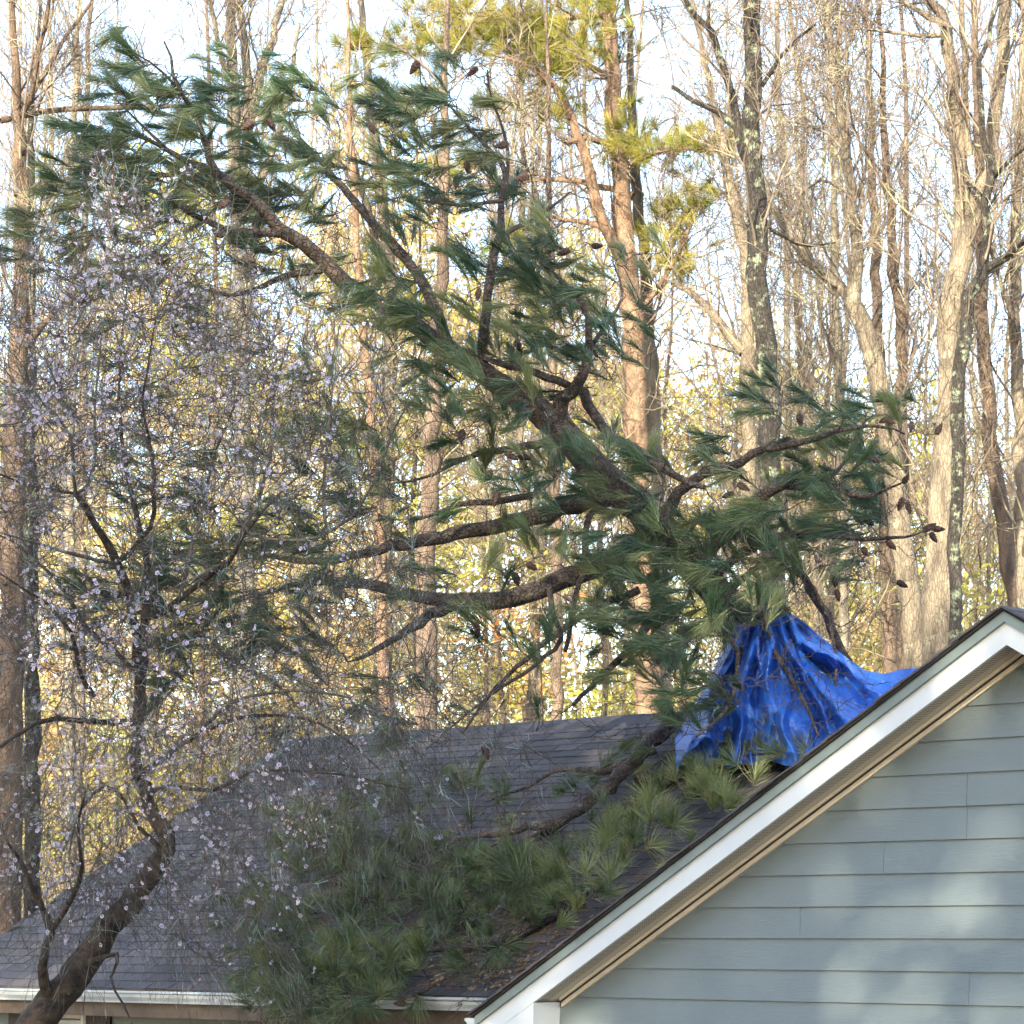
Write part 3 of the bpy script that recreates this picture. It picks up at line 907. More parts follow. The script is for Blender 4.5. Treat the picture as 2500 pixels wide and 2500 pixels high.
LIMBS = [
    # (points, depth offset at end)
    ([(528, 422, 22), (505, 370, 16), (480, 290, 12), (430, 210, 9), (415, 130, 6), (400, 100, 4)], -0.2),
    ([(490, 285, 9), (420, 200, 7), (380, 160, 5), (330, 130, 4)], -0.5),
    ([(440, 387, 11), (370, 330, 8), (320, 280, 5), (280, 240, 4)], 0.4),
    ([(686, 570, 24), (620, 565, 20), (560, 560, 17), (480, 525, 14), (420, 490, 10), (360, 460, 6)], -0.6),
    ([(800, 655, 20), (700, 672, 16), (640, 700, 13), (560, 720, 10), (480, 700, 7), (380, 640, 5)], 0.7),
    ([(1100, 860, 30), (1055, 730, 28), (989, 629, 26), (897, 528, 22), (844, 466, 19), (760, 370, 13), (700, 300, 9), (640, 240, 6)], 1.2),
    ([(1160, 900, 26), (1190, 760, 24), (1209, 625, 22), (1222, 580, 20), (1226, 484, 17), (1231, 418, 14), (1196, 365, 11), (1134, 299, 8), (1090, 250, 5)], 0.5),
    ([(1222, 580, 13), (1290, 540, 11), (1350, 505, 8), (1390, 470, 5)], 0.2),
    ([(1226, 484, 12), (1240, 400, 9), (1230, 320, 7), (1200, 240, 5), (1190, 170, 4)], -0.4),
    ([(1226, 490, 11), (1150, 500, 8), (1060, 495, 6), (980, 480, 4)], -0.5),
    ([(1350, 1050, 40), (1368, 985, 40), (1400, 960, 34), (1425, 920, 26), (1440, 850, 20), (1430, 760, 14), (1380, 690, 9), (1310, 630, 5)], -0.6),
    ([(1425, 955, 22), (1350, 925, 20), (1284, 901, 18), (1200, 880, 14), (1120, 850, 9), (1060, 830, 5)], -0.9),
    ([(1425, 955, 26), (1482, 1055, 24), (1540, 1090, 22), (1650, 1165, 18), (1720, 1190, 12)], -0.7),
    ([(1440, 850, 12), (1490, 780, 9), (1520, 720, 6), (1500, 650, 4)], 0.3),
    ([(1490, 1195, 52), (1460, 1210, 48), (1363, 1244, 44), (1275, 1275, 40), (1187, 1288, 37), (1090, 1306, 34), (1011, 1328, 30), (945, 1341, 27), (866, 1354, 23), (760, 1372, 18), (660, 1358, 13), (560, 1330, 8), (480, 1300, 5)], -1.0),
    ([(1570, 1320, 56), (1486, 1372, 54), (1403, 1403, 50), (1328, 1434, 47), (1240, 1460, 44), (1152, 1469, 42), (1099, 1466, 38), (1020, 1456, 34), (945, 1438, 29), (879, 1425, 25), (780, 1420, 18), (680, 1440, 11), (580, 1470, 6)], -1.6),
    ([(1105, 1476, 30), (1040, 1510, 26), (980, 1550, 21), (930, 1580, 16), (870, 1610, 9)], -0.8),
    ([(1345, 1075, 22), (1260, 1095, 18), (1170, 1108, 15), (1110, 1130, 11), (1040, 1165, 7), (960, 1180, 5)], -0.8),
    ([(1300, 1210, 18), (1210, 1225, 16), (1130, 1230, 13), (1060, 1255, 9), (990, 1280, 5)], -0.6),
    ([(1600, 1290, 36), (1650, 1213, 30), (1707, 1165, 26), (1782, 1138, 24), (1839, 1108, 21), (1950, 1080, 16), (2060, 1050, 11), (2150, 1040, 7), (2210, 1060, 4)], -0.8),
    ([(1700, 1390, 36), (1800, 1260, 32), (1910, 1190, 29), (2015, 1180, 24), (2090, 1210, 14), (2150, 1200, 9), (2200, 1180, 5)], -1.3),
    ([(1720, 1420, 26), (1850, 1330, 22), (1960, 1300, 18), (2060, 1312, 14), (2150, 1315, 10), (2220, 1310, 6), (2260, 1295, 4)], -1.0),
    ([(2015, 1180, 13), (2060, 1130, 9), (2090, 1080, 7), (2110, 1030, 4)], 0.2),
    ([(1590, 1410, 30), (1600, 1480, 26), (1560, 1560, 22), (1480, 1640, 16), (1400, 1720, 10)], -1.2),
    ([(1340, 1430, 16), (1350, 1500, 14), (1370, 1560, 12), (1300, 1630, 10), (1220, 1680, 8), (1120, 1760, 6), (1040, 1830, 4)], -1.2),
    ([(1560, 1440, 20), (1440, 1490, 17), (1330, 1570, 14), (1240, 1650, 11), (1170, 1730, 8), (1130, 1790, 5)], -0.4),
    ([(1500, 1220, 20), (1440, 1260, 15), (1430, 1320, 17), (1425, 1390, 15), (1400, 1480, 13), (1380, 1590, 11)], -0.8),
    ([(1720, 1420, 24), (1760, 1520, 15), (1800, 1600, 12), (1780, 1720, 10), (1700, 1800, 6)], -2.0),
    ([(1730, 1430, 20), (1850, 1500, 14), (1900, 1600, 11), (1960, 1710, 9), (2000, 1800, 6)], -2.0),
    ([(1760, 1460, 18), (1890, 1360, 13), (1980, 1430, 11), (2030, 1540, 9), (2040, 1660, 7), (2020, 1780, 5)], -1.2),
    ([(1690, 1370, 20), (1740, 1330, 20), (1850, 1290, 22), (1900, 1340, 20), (1960, 1410, 20), (2020, 1510, 22), (2070, 1620, 24)], 0.6),
]
for pts, od in LIMBS:
    d0 = Dt(pts[0][0])
    p, r = traced(pts, lambda x, y, t: d0 + od * t, sk, jit=0.012)
    tube_obj('limb', p, r, 8, M['pine_bark'] if pts[0][2] > 17 else M['pine_twig'], pine, pinv, rough=0.06)
# limbs lying on the roof
ROOF_LIMBS = [
    [(1640, 1760, 40), (1600, 1804, 40), (1548, 1857, 38), (1486, 1918, 36), (1429, 1962, 33), (1372, 2006, 28), (1284, 2024, 24), (1196, 2037, 17), (1120, 2050, 11), (1030, 2090, 6)],
    [(1372, 2006, 22), (1280, 2060, 19), (1180, 2085, 16), (1100, 2100, 13), (1020, 2120, 9), (930, 2150, 5)],
    [(1560, 1900, 34), (1640, 1900, 34), (1700, 1860, 30), (1540, 1960, 18), (1440, 2040, 10)],
    [(1600, 1830, 22), (1480, 1880, 18), (1360, 1880, 12), (1290, 1920, 8), (1200, 1950, 5)],
    [(1420, 2190, 46), (1330, 2235, 42), (1240, 2290, 34), (1150, 2310, 22), (1060, 2320, 14), (960, 2330, 8), (860, 2350, 4)],
    [(1190, 2300, 16), (1130, 2360, 16), (1080, 2390, 14), (1010, 2430, 11), (900, 2430, 8), (820, 2440, 5)],
    [(1000, 2120, 14), (920, 2180, 12), (850, 2210, 9), (760, 2230, 6)],
    [(1130, 2250, 11), (1040, 2262, 11), (960, 2240, 9), (880, 2220, 6)],
]
for pts in ROOF_LIMBS:
    p, r = traced(pts, lambda x, y, t: roof_hit(x, y, 0.05) - (0.45 if pts[0][0] > 1590 else 0.12), sk, jit=0.012)
    tube_obj('limb', p, r, 8, M['pine_bark'], pine, pinv, rough=0.07)

# foliage blobs: (px, py, rx, ry, count, image angle deg, spread deg, depth offset)
BL = [(375, 130, 50, 40, 6, 160, 14, -.2), (320, 180, 60, 40, 6, 160, 14, -.3), (310, 250, 70, 60, 11, 168, 12, 0), (420, 270, 120, 90, 26, 165, 14, 0),
      (250, 330, 90, 35, 14, 174, 9, -.2), (190, 400, 70, 35, 9, 176, 10, -.3), (360, 390, 110, 50, 17, 174, 10, -.2), (500, 320, 90, 80, 14, 160, 18, 0),
      (610, 270, 70, 50, 8, 170, 14, .5), (640, 340, 100, 50, 13, 172, 14, .6), (220, 560, 120, 90, 32, 178, 14, .3), (330, 500, 110, 60, 14, 172, 14, 0), (430, 560, 130, 90, 18, 170, 16, .2),
      (300, 760, 150, 130, 38, 176, 16, .6), (480, 470, 110, 50, 10, 168, 14, -.1), (620, 480, 110, 60, 12, 165, 16, .2), (650, 620, 100, 70, 9, 172, 18, .6),
      (760, 180, 80, 40, 6, 158, 14, 1.0), (720, 190, 60, 30, 4, 160, 12, 1.0), (800, 330, 90, 60, 12, 162, 16, 1.0), (730, 430, 90, 60, 9, 165, 18, .8),
      (1060, 245, 100, 50, 12, 160, 12, .4), (1130, 230, 60, 60, 6, 158, 14, .4), (1000, 330, 100, 60, 12, 166, 14, .3), (940, 420, 110, 80, 12, 165, 16, .6), (1110, 380, 90, 60, 10, 160, 16, .2),
      (1180, 440, 70, 60, 9, 155, 18, 0), (1090, 500, 110, 40, 9, 172, 12, -.2), (1250, 300, 80, 60, 6, 160, 18, 0), (1330, 500, 60, 50, 5, 150, 18, .2),
      (1310, 620, 90, 50, 13, 155, 14, -.4), (1250, 670, 110, 50, 12, 158, 14, -.5), (1400, 700, 110, 80, 22, 150, 16, -.3), (1450, 780, 110, 80, 24, 150, 18, -.2), (1340, 760, 110, 70, 16, 152, 16, -.5),
      (1200, 780, 100, 60, 12, 158, 16, -.5), (1010, 800, 80, 45, 8, 166, 12, -.4), (1080, 880, 100, 60, 13, 150, 18, -.6), (1220, 890, 110, 70, 13, 148, 18, -.6), (920, 770, 90, 45, 7, 172, 14, -.2),
      (1400, 880, 90, 70, 12, 145, 20, -.4), (1500, 860, 70, 70, 8, 140, 22, 0), (1560, 640, 50, 50, 5, 140, 22, .2), (1130, 960, 90, 50, 9, 150, 20, -.3), (1280, 1020, 90, 60, 8, 140, 22, -.2),
      (1000, 1010, 140, 80, 18, 160, 25, 0), (860, 1150, 120, 90, 24, 170, 25, .2), (1160, 1150, 130, 80, 16, 150, 30, -.4), (930, 1260, 120, 60, 16, 165, 25, -.6), (760, 1000, 120, 90, 14, 168, 25, .3), (1230, 1050, 90, 60, 6, 150, 30, -.3),
      (1500, 1235, 70, 45, 9, 162, 12, -.6), (1560, 1220, 60, 40, 6, 165, 12, -.6), (1660, 1180, 100, 60, 16, 158, 14, -.8), (1700, 1270, 120, 80, 22, 162, 16, -.8), (1560, 1330, 110, 50, 12, 165, 16, -.6),
      (1560, 1420, 140, 80, 24, 160, 18, -.9), (1480, 1520, 120, 70, 18, 158, 18, -1.0), (1720, 1420, 120, 80, 20, 160, 22, -.9), (1640, 1340, 120, 60, 14, 162, 18, -.7), (1740, 1380, 110, 80, 18, 165, 24, -1.2), (1800, 1470, 80, 60, 10, 150, 30, -1.2), (1400, 1150, 130, 80, 12, 150, 30, -.7), (1250, 1350, 130, 60, 10, 155, 30, -1.0), (1050, 1400, 120, 50, 8, 160, 30, -1.3),
      (1900, 990, 60, 30, 5, 172, 14, -.6), (1960, 1030, 110, 45, 13, 168, 14, -.7), (2080, 1000, 100, 45, 14, 168, 14, -.7), (2120, 1090, 90, 80, 22, 164, 16, -.8), (1980, 1110, 100, 60, 15, 162, 16, -.8), (2170, 1160, 60, 60, 9, 160, 18, -1),
      (1880, 1180, 90, 60, 13, 160, 18, -1.0), (2080, 1220, 100, 60, 16, 162, 16, -1.2), (2040, 1295, 110, 60, 18, 168, 14, -1.0), (1880, 1310, 90, 70, 12, 155, 22, -1.0), (2140, 1250, 70, 50, 8, 165, 16, -1.1),
      (1980, 1390, 120, 50, 9, 165, 20, -.9), (1840, 1420, 90, 60, 9, 150, 28, -1.0), (2120, 1370, 60, 40, 4, 170, 20, -.9),
      (1650, 1580, 100, 70, 14, 155, 22, -1.2), (1730, 1690, 90, 50, 8, 160, 24, -1.5), (1560, 1600, 110, 70, 12, 158, 24, -1.2), (1640, 1500, 110, 60, 12, 158, 20, -1.1), (1700, 1620, 60, 60, 10, 170, 35, -1.9), (1765, 1550, 50, 50, 8, 160, 40, -1.9), (1680, 1740, 50, 50, 7, 200, 40, -2.0), (1830, 1500, 50, 30, 5, 150, 40, -1.8),
      (1170, 1560, 70, 35, 5, 150, 14, -1.0), (1320, 1560, 90, 50, 5, 150, 30, -1.0), (1240, 1720, 80, 50, 6, 160, 25, -1.2), (1100, 1720, 90, 40, 6, 165, 20, -1.2),
      (500, 1250, 150, 110, 32, 175, 18, -.6), (660, 1330, 130, 70, 16, 172, 18, -.8), (440, 1440, 160, 80, 32, 174, 18, -1.2), (600, 1500, 160, 70, 30, 172, 20, -1.2), (240, 1430, 110, 60, 9, 176, 18, -1.0),
      (770, 1420, 110, 50, 12, 172, 18, -1.0), (400, 1580, 170, 60, 14, 172, 24, -1.3), (760, 1560, 120, 60, 10, 168, 24, -1.2), (420, 1060, 130, 90, 12, 175, 20, 0.2), (900, 1680, 130, 70, 12, 165, 30, -1.2), (640, 1650, 150, 60, 10, 170, 30, -1.3),
      (850, 560, 160, 120, 14, 165, 22, .6), (1000, 620, 140, 120, 12, 160, 24, .3), (760, 500, 140, 100, 12, 166, 20, .8), (900, 300, 160, 120, 14, 165, 20, .9), (1130, 640, 120, 100, 12, 158, 22, 0), (560, 180, 120, 60, 8, 165, 18, .3), (1480, 950, 110, 80, 8, 150, 26, -.3), (1350, 1330, 160, 80, 10, 160, 28, -.8), (1330, 1200, 140, 70, 8, 155, 28, -.4), (1130, 900, 120, 60, 10, 150, 25, -.5), (1300, 980, 110, 60, 10, 150, 25, -.5), (1470, 1130, 100, 60, 10, 150, 28, -.8), (960, 740, 110, 50, 8, 160, 22, -.4)]
RBL = [(930, 1950, 130, 45, 12, 120, 80), (1150, 1930, 110, 35, 7, 120, 80), (820, 2060, 110, 70, 30, 120, 75), (690, 2230, 80, 90, 24, 150, 70), (850, 2190, 130, 110, 40, 120, 80), (1000, 2130, 140, 80, 36, 100, 80),
       (1150, 2120, 140, 70, 28, 90, 75), (1280, 2150, 120, 60, 26, 85, 60), (1100, 2240, 120, 60, 22, 100, 85), (790, 2370, 140, 60, 30, 150, 85), (940, 2350, 110, 60, 18, 120, 90), (660, 2330, 80, 90, 18, 170, 60), (690, 2420, 110, 50, 18, 200, 70),
       (900, 2440, 130, 30, 12, 240, 60), (740, 2460, 100, 30, 10, 220, 60), (1200, 2330, 50, 30, 3, 230, 60), (1640, 1800, 60, 70, 7, 230, 60), (1400, 1900, 60, 30, 3, 150, 60)]
YBL = [(1390, 2215, 40, 25, 4, 95, 25), (1440, 2130, 70, 40, 8, 85, 30), (1540, 2060, 70, 45, 10, 85, 32), (1610, 1990, 80, 45, 11, 88, 30), (1730, 1960, 60, 40, 9, 95, 28), (1820, 1830, 70, 50, 10, 115, 35), (1780, 1890, 60, 40, 7, 120, 30), (1890, 1750, 40, 40, 4, 95, 25), (1930, 1830, 50, 40, 4, 110, 30), (1350, 2130, 60, 50, 6, 90, 35), (1480, 2000, 60, 40, 5, 95, 35), (1700, 1900, 70, 50, 7, 100, 40)]
tg, td, tk = [], [], []
def img_dir(a, dz):
    a = math.radians(a)
    return np.array([math.cos(a), dz, math.sin(a)])
for (x, y, rx, ry, n, a, sp, od) in BL:
    for _ in range(int(n * 0.50 + 0.5)):
        u = np.clip(prng.normal(0, 0.75, 2), -1.4, 1.4)
        px, py = x + u[0] * rx, y + u[1] * ry
        c_ = P(px, py, Dt(px) + od + prng.normal(0, 0.55)); a_ = prng.normal(a, sp * 1.6); y_ = prng.normal(0, 0.45); k_ = 0 if prng.random() > 0.3 else 1
        for _q in range(prng.integers(1, 4)):
            tg.append(c_ + prng.normal(0, 0.065, 3)); td.append(img_dir(prng.normal(a_, 11), y_ + prng.normal(0, 0.15))); tk.append(k_)
for (x, y, rx, ry, n, a, sp) in RBL:
    for _ in range(int(n * 1.75)):
        u = prng.normal(0, 0.62, 2)
        px, py = x + u[0] * rx, y + u[1] * ry
        tg.append(P(px, py, roof_hit(px, py, 0.05 + prng.uniform(0, 0.30)))); td.append(img_dir(prng.normal(a, sp * 1.15), prng.normal(-0.5, 0.6))); tk.append(2 if prng.random() > 0.25 else 1)
for (x, y, rx, ry, n, a, sp) in YBL:
    for _ in range(int(n * 1.3)):
        u = prng.normal(0, 0.7, 2)
        px, py = x + u[0] * rx, y + u[1] * ry
        tg.append(P(px, py, roof_hit(px, py, 0.08 + prng.uniform(0, 0.2)) - 0.2)); td.append(img_dir(prng.normal(a, sp * 1.25), prng.normal(-0.4, 0.5))); tk.append(3 if prng.random() > 0.35 else 2)
tg = np.array(tg); td = nrm(np.array(td)); tk = np.array(tk)
paths, radii, keep = sk.connect(tg, td, 0.004, n=7, fwd=0.7, wob=0.035, rr=prng, rmax=0.016)
V, Q = tubes(paths, radii, 5)
g_tw = Geo().add(V, Q)
# extra dead twiglets everywhere in the crown
lower = [(900, 500, 350, 280, 90, .4), (1350, 700, 220, 220, 90, -.2), (1600, 1300, 250, 160, 80, -.6), (500, 1350, 300, 200, 70, -.8), (1850, 1500, 260, 220, 130, -1.2), (1350, 1350, 300, 250, 110, -.6), (1150, 1000, 320, 260, 80, -.2), (800, 1250, 300, 250, 90, -.4), (2050, 1350, 180, 180, 70, -1), (1250, 1750, 250, 150, 60, -1.2), (2000, 1700, 160, 120, 70, -2.0), (600, 500, 300, 250, 110, 0), (1150, 450, 220, 220, 80, .1), (400, 350, 200, 180, 60, 0), (1700, 1650, 140, 140, 60, -1.8)]
roof_tw = [(950, 2180, 260, 160, 130), (1250, 2080, 220, 120, 90), (1150, 2330, 140, 70, 50), (780, 2360, 150, 80, 50), (1500, 1950, 140, 80, 40)]
dt_, dd_ = [], []
for (x, y, rx, ry, n, od) in lower:
    for _ in range(n):
        u = prng.normal(0, 0.55, 2); px, py = x + u[0] * rx, y + u[1] * ry
        dt_.append(P(px, py, Dt(px) + od + prng.normal(0, .5))); dd_.append(prng.normal(0, 1, 3))
for (x, y, rx, ry, n) in roof_tw:
    for _ in range(n):
        u = prng.normal(0, 0.55, 2); px, py = x + u[0] * rx, y + u[1] * ry
        dt_.append(P(px, py, roof_hit(px, py, 0.10 + prng.uniform(0, .35)))); dd_.append(prng.normal(0, 1, 3))
dpaths, drad, _ = sk.connect(np.array(dt_), np.array(dd_), 0.003, n=8, fwd=0.5, wob=0.05, rr=prng, rmax=0.012)
V, Q = tubes(dpaths, drad, 4)
st_, di_, ra_ = spawn(dpaths, drad, 3200, 0.2, 1.0, (0.5, 1.4), prng)
tw2 = grow(st_, di_, prng.uniform(0.06, 0.3, len(st_)), 5, 0.35, (0, 0, -0.03), prng)
V2, Q2 = tubes(tw2, np.linspace(1, .55, 5)[None] * np.full((len(st_), 1), 0.0032), 3)
me = Geo().add(V, Q).add(V2, Q2).mesh('bare_twigs'); me.transform(pinv)
tag(link('bare_twigs', me, pine, M['dead_twig']), kind='stuff')
me = g_tw.mesh('twigs'); me.transform(pinv)
tag(link('twigs', me, pine, M['pine_twig']), kind='stuff')
# plumes
mats_by = {0: 'needle', 1: 'needle_roof', 2: 'needle_roof', 3: 'needle_yellow_lit'}
pm = {}
for kk in range(4):
    src = SWEPT if kk < 2 else FANNED
    pm[kk] = [plume_mesh(s_, 'needle_cluster', M[mats_by[kk]], M['pine_twig']) for s_ in src]
size = np.array([1.0 / tg[i][1] for i in keep]) + np.array([0.02 if tk[i] == 3 else 0 for i in keep]) + prng.uniform(0, 0.012, len(keep))
top = set(np.argsort(-size)[:300].tolist())
mass = {0: Geo(), 1: Geo(), 2: Geo(), 3: Geo()}
mass_f = {0: [], 1: [], 2: [], 3: []}
for q, i in enumerate(keep):
    kk = int(tk[i])
    tip = paths[q][-1]; dirv = nrm(td[i] * 0.75 + nrm(paths[q][-1] - paths[q][-2]) * 0.25)
    Bm = basis_from_x(dirv, roll=prng.uniform(-0.6, 0.6)); scl = prng.uniform(0.85, 1.35) if kk < 2 else prng.uniform(0.65, 1.3)
    vi = prng.integers(0, len(pm[kk]))
    if q in top:
        o = link('needle_cluster', pm[kk][vi], pine)
        b = Bm * scl; t_ = tip - np.array(pine.location)
        o.matrix_basis = Matrix(((b[0, 0], b[0, 1], b[0, 2], t_[0]), (b[1, 0], b[1, 1], b[1, 2], t_[1]), (b[2, 0], b[2, 1], b[2, 2], t_[2]), (0, 0, 0, 1)))
    else:
        src = (SWEPT if kk < 2 else FANNED)[vi]
        mass[kk].add(src[0] @ (Bm * scl).T + tip, src[1], src[2])
for kk in range(4):
    if mass[kk].n:
        me = mass[kk].mesh('needle_mass', False); me.transform(pinv)
        tag(link('needle_mass', me, pine, M[mats_by[kk]]), kind='stuff')
# cones
CN = [(395, 215, 250), (240, 378, 265), (655, 290, 300), (620, 300, 210), (1020, 150, 235), (1165, 165, 215), (1140, 395, 275), (1115, 430, 265), (560, 490, 215), (545, 575, 150), (620, 640, 160), (385, 620, 280), (1170, 705, 260), (1070, 830, 265),
      (1260, 830, 290), (1130, 1050, 260), (1200, 1150, 240), (1235, 1105, 330), (1265, 1110, 340), (1215, 1200, 255), (1285, 1375, 330), (1255, 1400, 290), (1410, 1130, 275), (1950, 1010, 280), (1900, 1085, 30), (2160, 1025, 340), (2175, 1020, 200), (2225, 1030, 270), (2285, 1060, 60),
      (2120, 1115, 330), (2060, 1175, 262), (2205, 1180, 60), (2205, 1215, 250), (2215, 1225, 285), (2085, 1255, 315), (2110, 1265, 325), (2255, 1295, 28), (2275, 1290, 355), (2272, 1300, 300), (2105, 1335, 300), (2165, 1320, 320), (2190, 1420, 330), (2040, 1410, 270), (2042, 1440, 285), (1800, 1180, 330), (1790, 1205, 200), (1770, 1265, 280),
      (1860, 1780, 255), (1180, 1820, 290), (1585, 2070, 95), (820, 2140, 250), (1290, 430, 200), (1445, 600, 350), (1390, 610, 200), (900, 300, 300), (1710, 1740, 10), (1160, 1520, 290), (990, 2450, 180), (1240, 350, 200), (810, 1080, 200)]
for (x, y, a) in CN:
    pos = P(x, y, (roof_hit(x, y, 0.12) if y > 1850 else Dt(x) - 0.9 + prng.normal(0, .25)))
    b = basis_from_x(img_dir(a, prng.normal(0, .4)), roll=prng.uniform(0, 6)) * prng.uniform(0.95, 1.25)
    t_ = pos - np.array(pine.location)
    o = link('pine_cone', CONE, pine)
    o.matrix_basis = Matrix(((b[0, 0], b[0, 1], b[0, 2], t_[0]), (b[1, 0], b[1, 1], b[1, 2], t_[1]), (b[2, 0], b[2, 1], b[2, 2], t_[2]), (0, 0, 0, 1)))
cp = np.array([P(x, y, (roof_hit(x, y, 0.12) if y > 1850 else Dt(x) - 0.9)) for x, y, a in CN])
cpaths, crad, _ = sk.connect(cp, prng.normal(0, 1, cp.shape), 0.004, n=7, fwd=0.5, wob=0.05, rr=prng)
V, Q = tubes(cpaths, crad, 4)
me = Geo().add(V, Q).mesh('cone_stalks'); me.transform(pinv)
tag(link('cone_stalks', me, pine, M['pine_twig']), kind='stuff')

# roof litter: bark flakes and dropped needles
lr = np.random.default_rng(9)
def flake_mat(n, a, b): return plain(n, a, b, 20, 0.9, 0.2)
gl = Geo(); gn = Geo()
for _ in range(260):
    px, py = lr.normal(1240, 90), lr.normal(2370, 45)
    if lr.random() < 0.5: px, py = lr.normal(1150, 260), lr.normal(2180, 130)
    if py > 2418: continue
    p = P(px, py, roof_hit(px, py, 0.02)); L = lr.uniform(0.01, 0.045); wd = lr.uniform(0.005, 0.012)
    a = lr.uniform(0, math.pi); e1 = (W * math.cos(a) + up_dir * math.sin(a)); e2 = np.cross(nvec, e1)
    base = [p - e1 * L - e2 * wd, p + e1 * L - e2 * wd * .6, p + e1 * L + e2 * wd * .8, p - e1 * L + e2 * wd]
    hexa(gl, base + [q + nvec * lr.uniform(0.006, 0.016) for q in base])
pts_, dirs_ = [], []
for _ in range(2600):
    px, py = lr.normal(1200, 230), lr.normal(2230, 120)
    if py > 2418: continue
    pts_.append(P(px, py, roof_hit(px, py, 0.022))); a = lr.uniform(0, 2 * math.pi); dirs_.append(W * math.cos(a) + up_dir * math.sin(a))
npth = grow(np.array(pts_), np.array(dirs_), lr.uniform(0.08, 0.2, len(pts_)), 3, 0.1, (0, 0, 0), lr)
V, Q = tubes(npth, np.full(npth.shape[:2], 0.0022), 3)
o = link('bark_flakes', gl.mesh('bark_flakes', False), None, flake_mat('bark_flake', (0.11, 0.06, 0.04), (0.34, 0.27, 0.20)))
tag(o, 'scattered bark chips on the shingles above the gutter', 'bark chips', kind='stuff')
o = link('dropped_needles', make_mesh('dropped_needles', V, Q), None, flake_mat('dry_needle', (0.16, 0.09, 0.045), (0.30, 0.20, 0.09)))
tag(o, 'loose brown pine needles strewn over the shingles', 'pine needles', kind='stuff')

# ------------------------------------------------------------------ blue tarp
TOP = [(1648, 1800), (1700, 1715), (1735, 1650), (1765, 1585), (1790, 1530), (1822, 1500), (1850, 1474), (1862, 1452), (1884, 1474), (1912, 1492), (1955, 1512), (2000, 1550), (2060, 1600), (2110, 1636), (2160, 1645), (2200, 1634), (2250, 1630), (2290, 1628)]
BOT = [(1652, 1890), (1680, 1882), (1705, 1876), (1730, 1884), (1760, 1868), (1790, 1872), (1820, 1860), (1850, 1868), (1880, 1860), (1910, 1870), (1940, 1876), (1970, 1880), (2010, 1880), (2060, 1860), (2110, 1840), (2170, 1810), (2230, 1770), (2290, 1720)]
tr_ = np.random.default_rng(3)
def resample(poly, n):
    poly = np.array(poly, float)
    # denser at uniform index
    x = np.linspace(0, len(poly) - 1, n); i = np.minimum(x.astype(int), len(poly) - 2); f = (x - i)[:, None]
    return poly[i] * (1 - f) + poly[i + 1] * f
NU, NV = 150, 70
tu, bu = resample(TOP, NU), resample(BOT, NU)
def vnoise(x, y, seed):
    r = np.random.default_rng(seed); n = 64
    g_ = r.uniform(-1, 1, (n, n))
    xi, yi = np.floor(x).astype(int), np.floor(y).astype(int); fx, fy = x - xi, y - yi
    fx = fx * fx * (3 - 2 * fx); fy = fy * fy * (3 - 2 * fy)
    G = lambda a, b: g_[a % n, b % n]
    return (G(xi, yi) * (1 - fx) * (1 - fy) + G(xi + 1, yi) * fx * (1 - fy) + G(xi, yi + 1) * (1 - fx) * fy + G(xi + 1, yi + 1) * fx * fy)
uu = np.linspace(0, 1, NU)[None, :].repeat(NV, 0); vv = np.linspace(0, 1, NV)[:, None].repeat(NU, 1)
px = tu[None, :, 0] * (1 - vv) + bu[None, :, 0] * vv
py = tu[None, :, 1] * (1 - vv) + bu[None, :, 1] * vv
dr = np.array([[min(roof_hit(a, b, 0.10), 27.2) for a, b in bu]])
dtop = 26.0 - 0.0009 * (tu[None, :, 0] - 1860)
dep = dtop * (1 - vv) + dr * vv - 0.35 * np.sin(np.pi * vv) * 0.6
ang = np.arctan2(px - 1865, np.maximum(py - 1440, 1))
rad_ = np.hypot(px - 1865, py - 1440)
amp = np.clip(rad_ / 160, 0.1, 1.0)
def ridged(x): return 1 - np.abs(2 * (x - np.floor(x)) - 1)
wa = ang * 5.2 + vnoise(rad_ / 130, ang * 3 + 9, 5) * 0.55
wb = ang * 11.0 + vnoise(rad_ / 70, ang * 5, 6) * 0.5
def crease(x, y, seed): return 1 - np.abs(vnoise(x, y, seed)) * 2.2
fold = 0.55 * amp * ridged(wa * 0.62 + 0.25 * vnoise(px / 90, py / 110, 21)) ** 1.2 + 0.22 * amp * ridged(wb * 0.7 + 0.5 * vnoise(px / 60, py / 80, 22))
ru = 0.08 * crease(px / 120, py / 150, 7) + 0.05 * crease(px / 55 + 3, py / 75, 8) + 0.035 * crease(px / 26 + 7, py / 32, 15) + 0.012 * crease(px / 12, py / 14, 16)
lowleft = np.clip((1830 - px) / 120, 0, 1) * np.clip((py - 1700) / 100, 0, 1)
ru = ru + lowleft * (np.abs(vnoise(px / 34, py / 34, 9)) * 0.30 - 0.05) + 0.02 * vnoise(px / 11, py / 11, 12) * lowleft
edge = np.clip((2290 - px) / 260, 0, 1)
flat_r = np.clip((px - 2080) / 120, 0, 1)
fold = fold * (1 - 0.75 * flat_r) + flat_r * 0.14 * ridged((py + px * 0.62) / 95.0)
dep = dep - fold - ru + 0.1
py = py + vnoise(px / 30, vv * 3, 13) * 5 * np.minimum(1, vv * 6)
TV = np.stack([(px - 1250) / F * dep, dep, CAMZ + (HZ - py) / F * dep], -1)
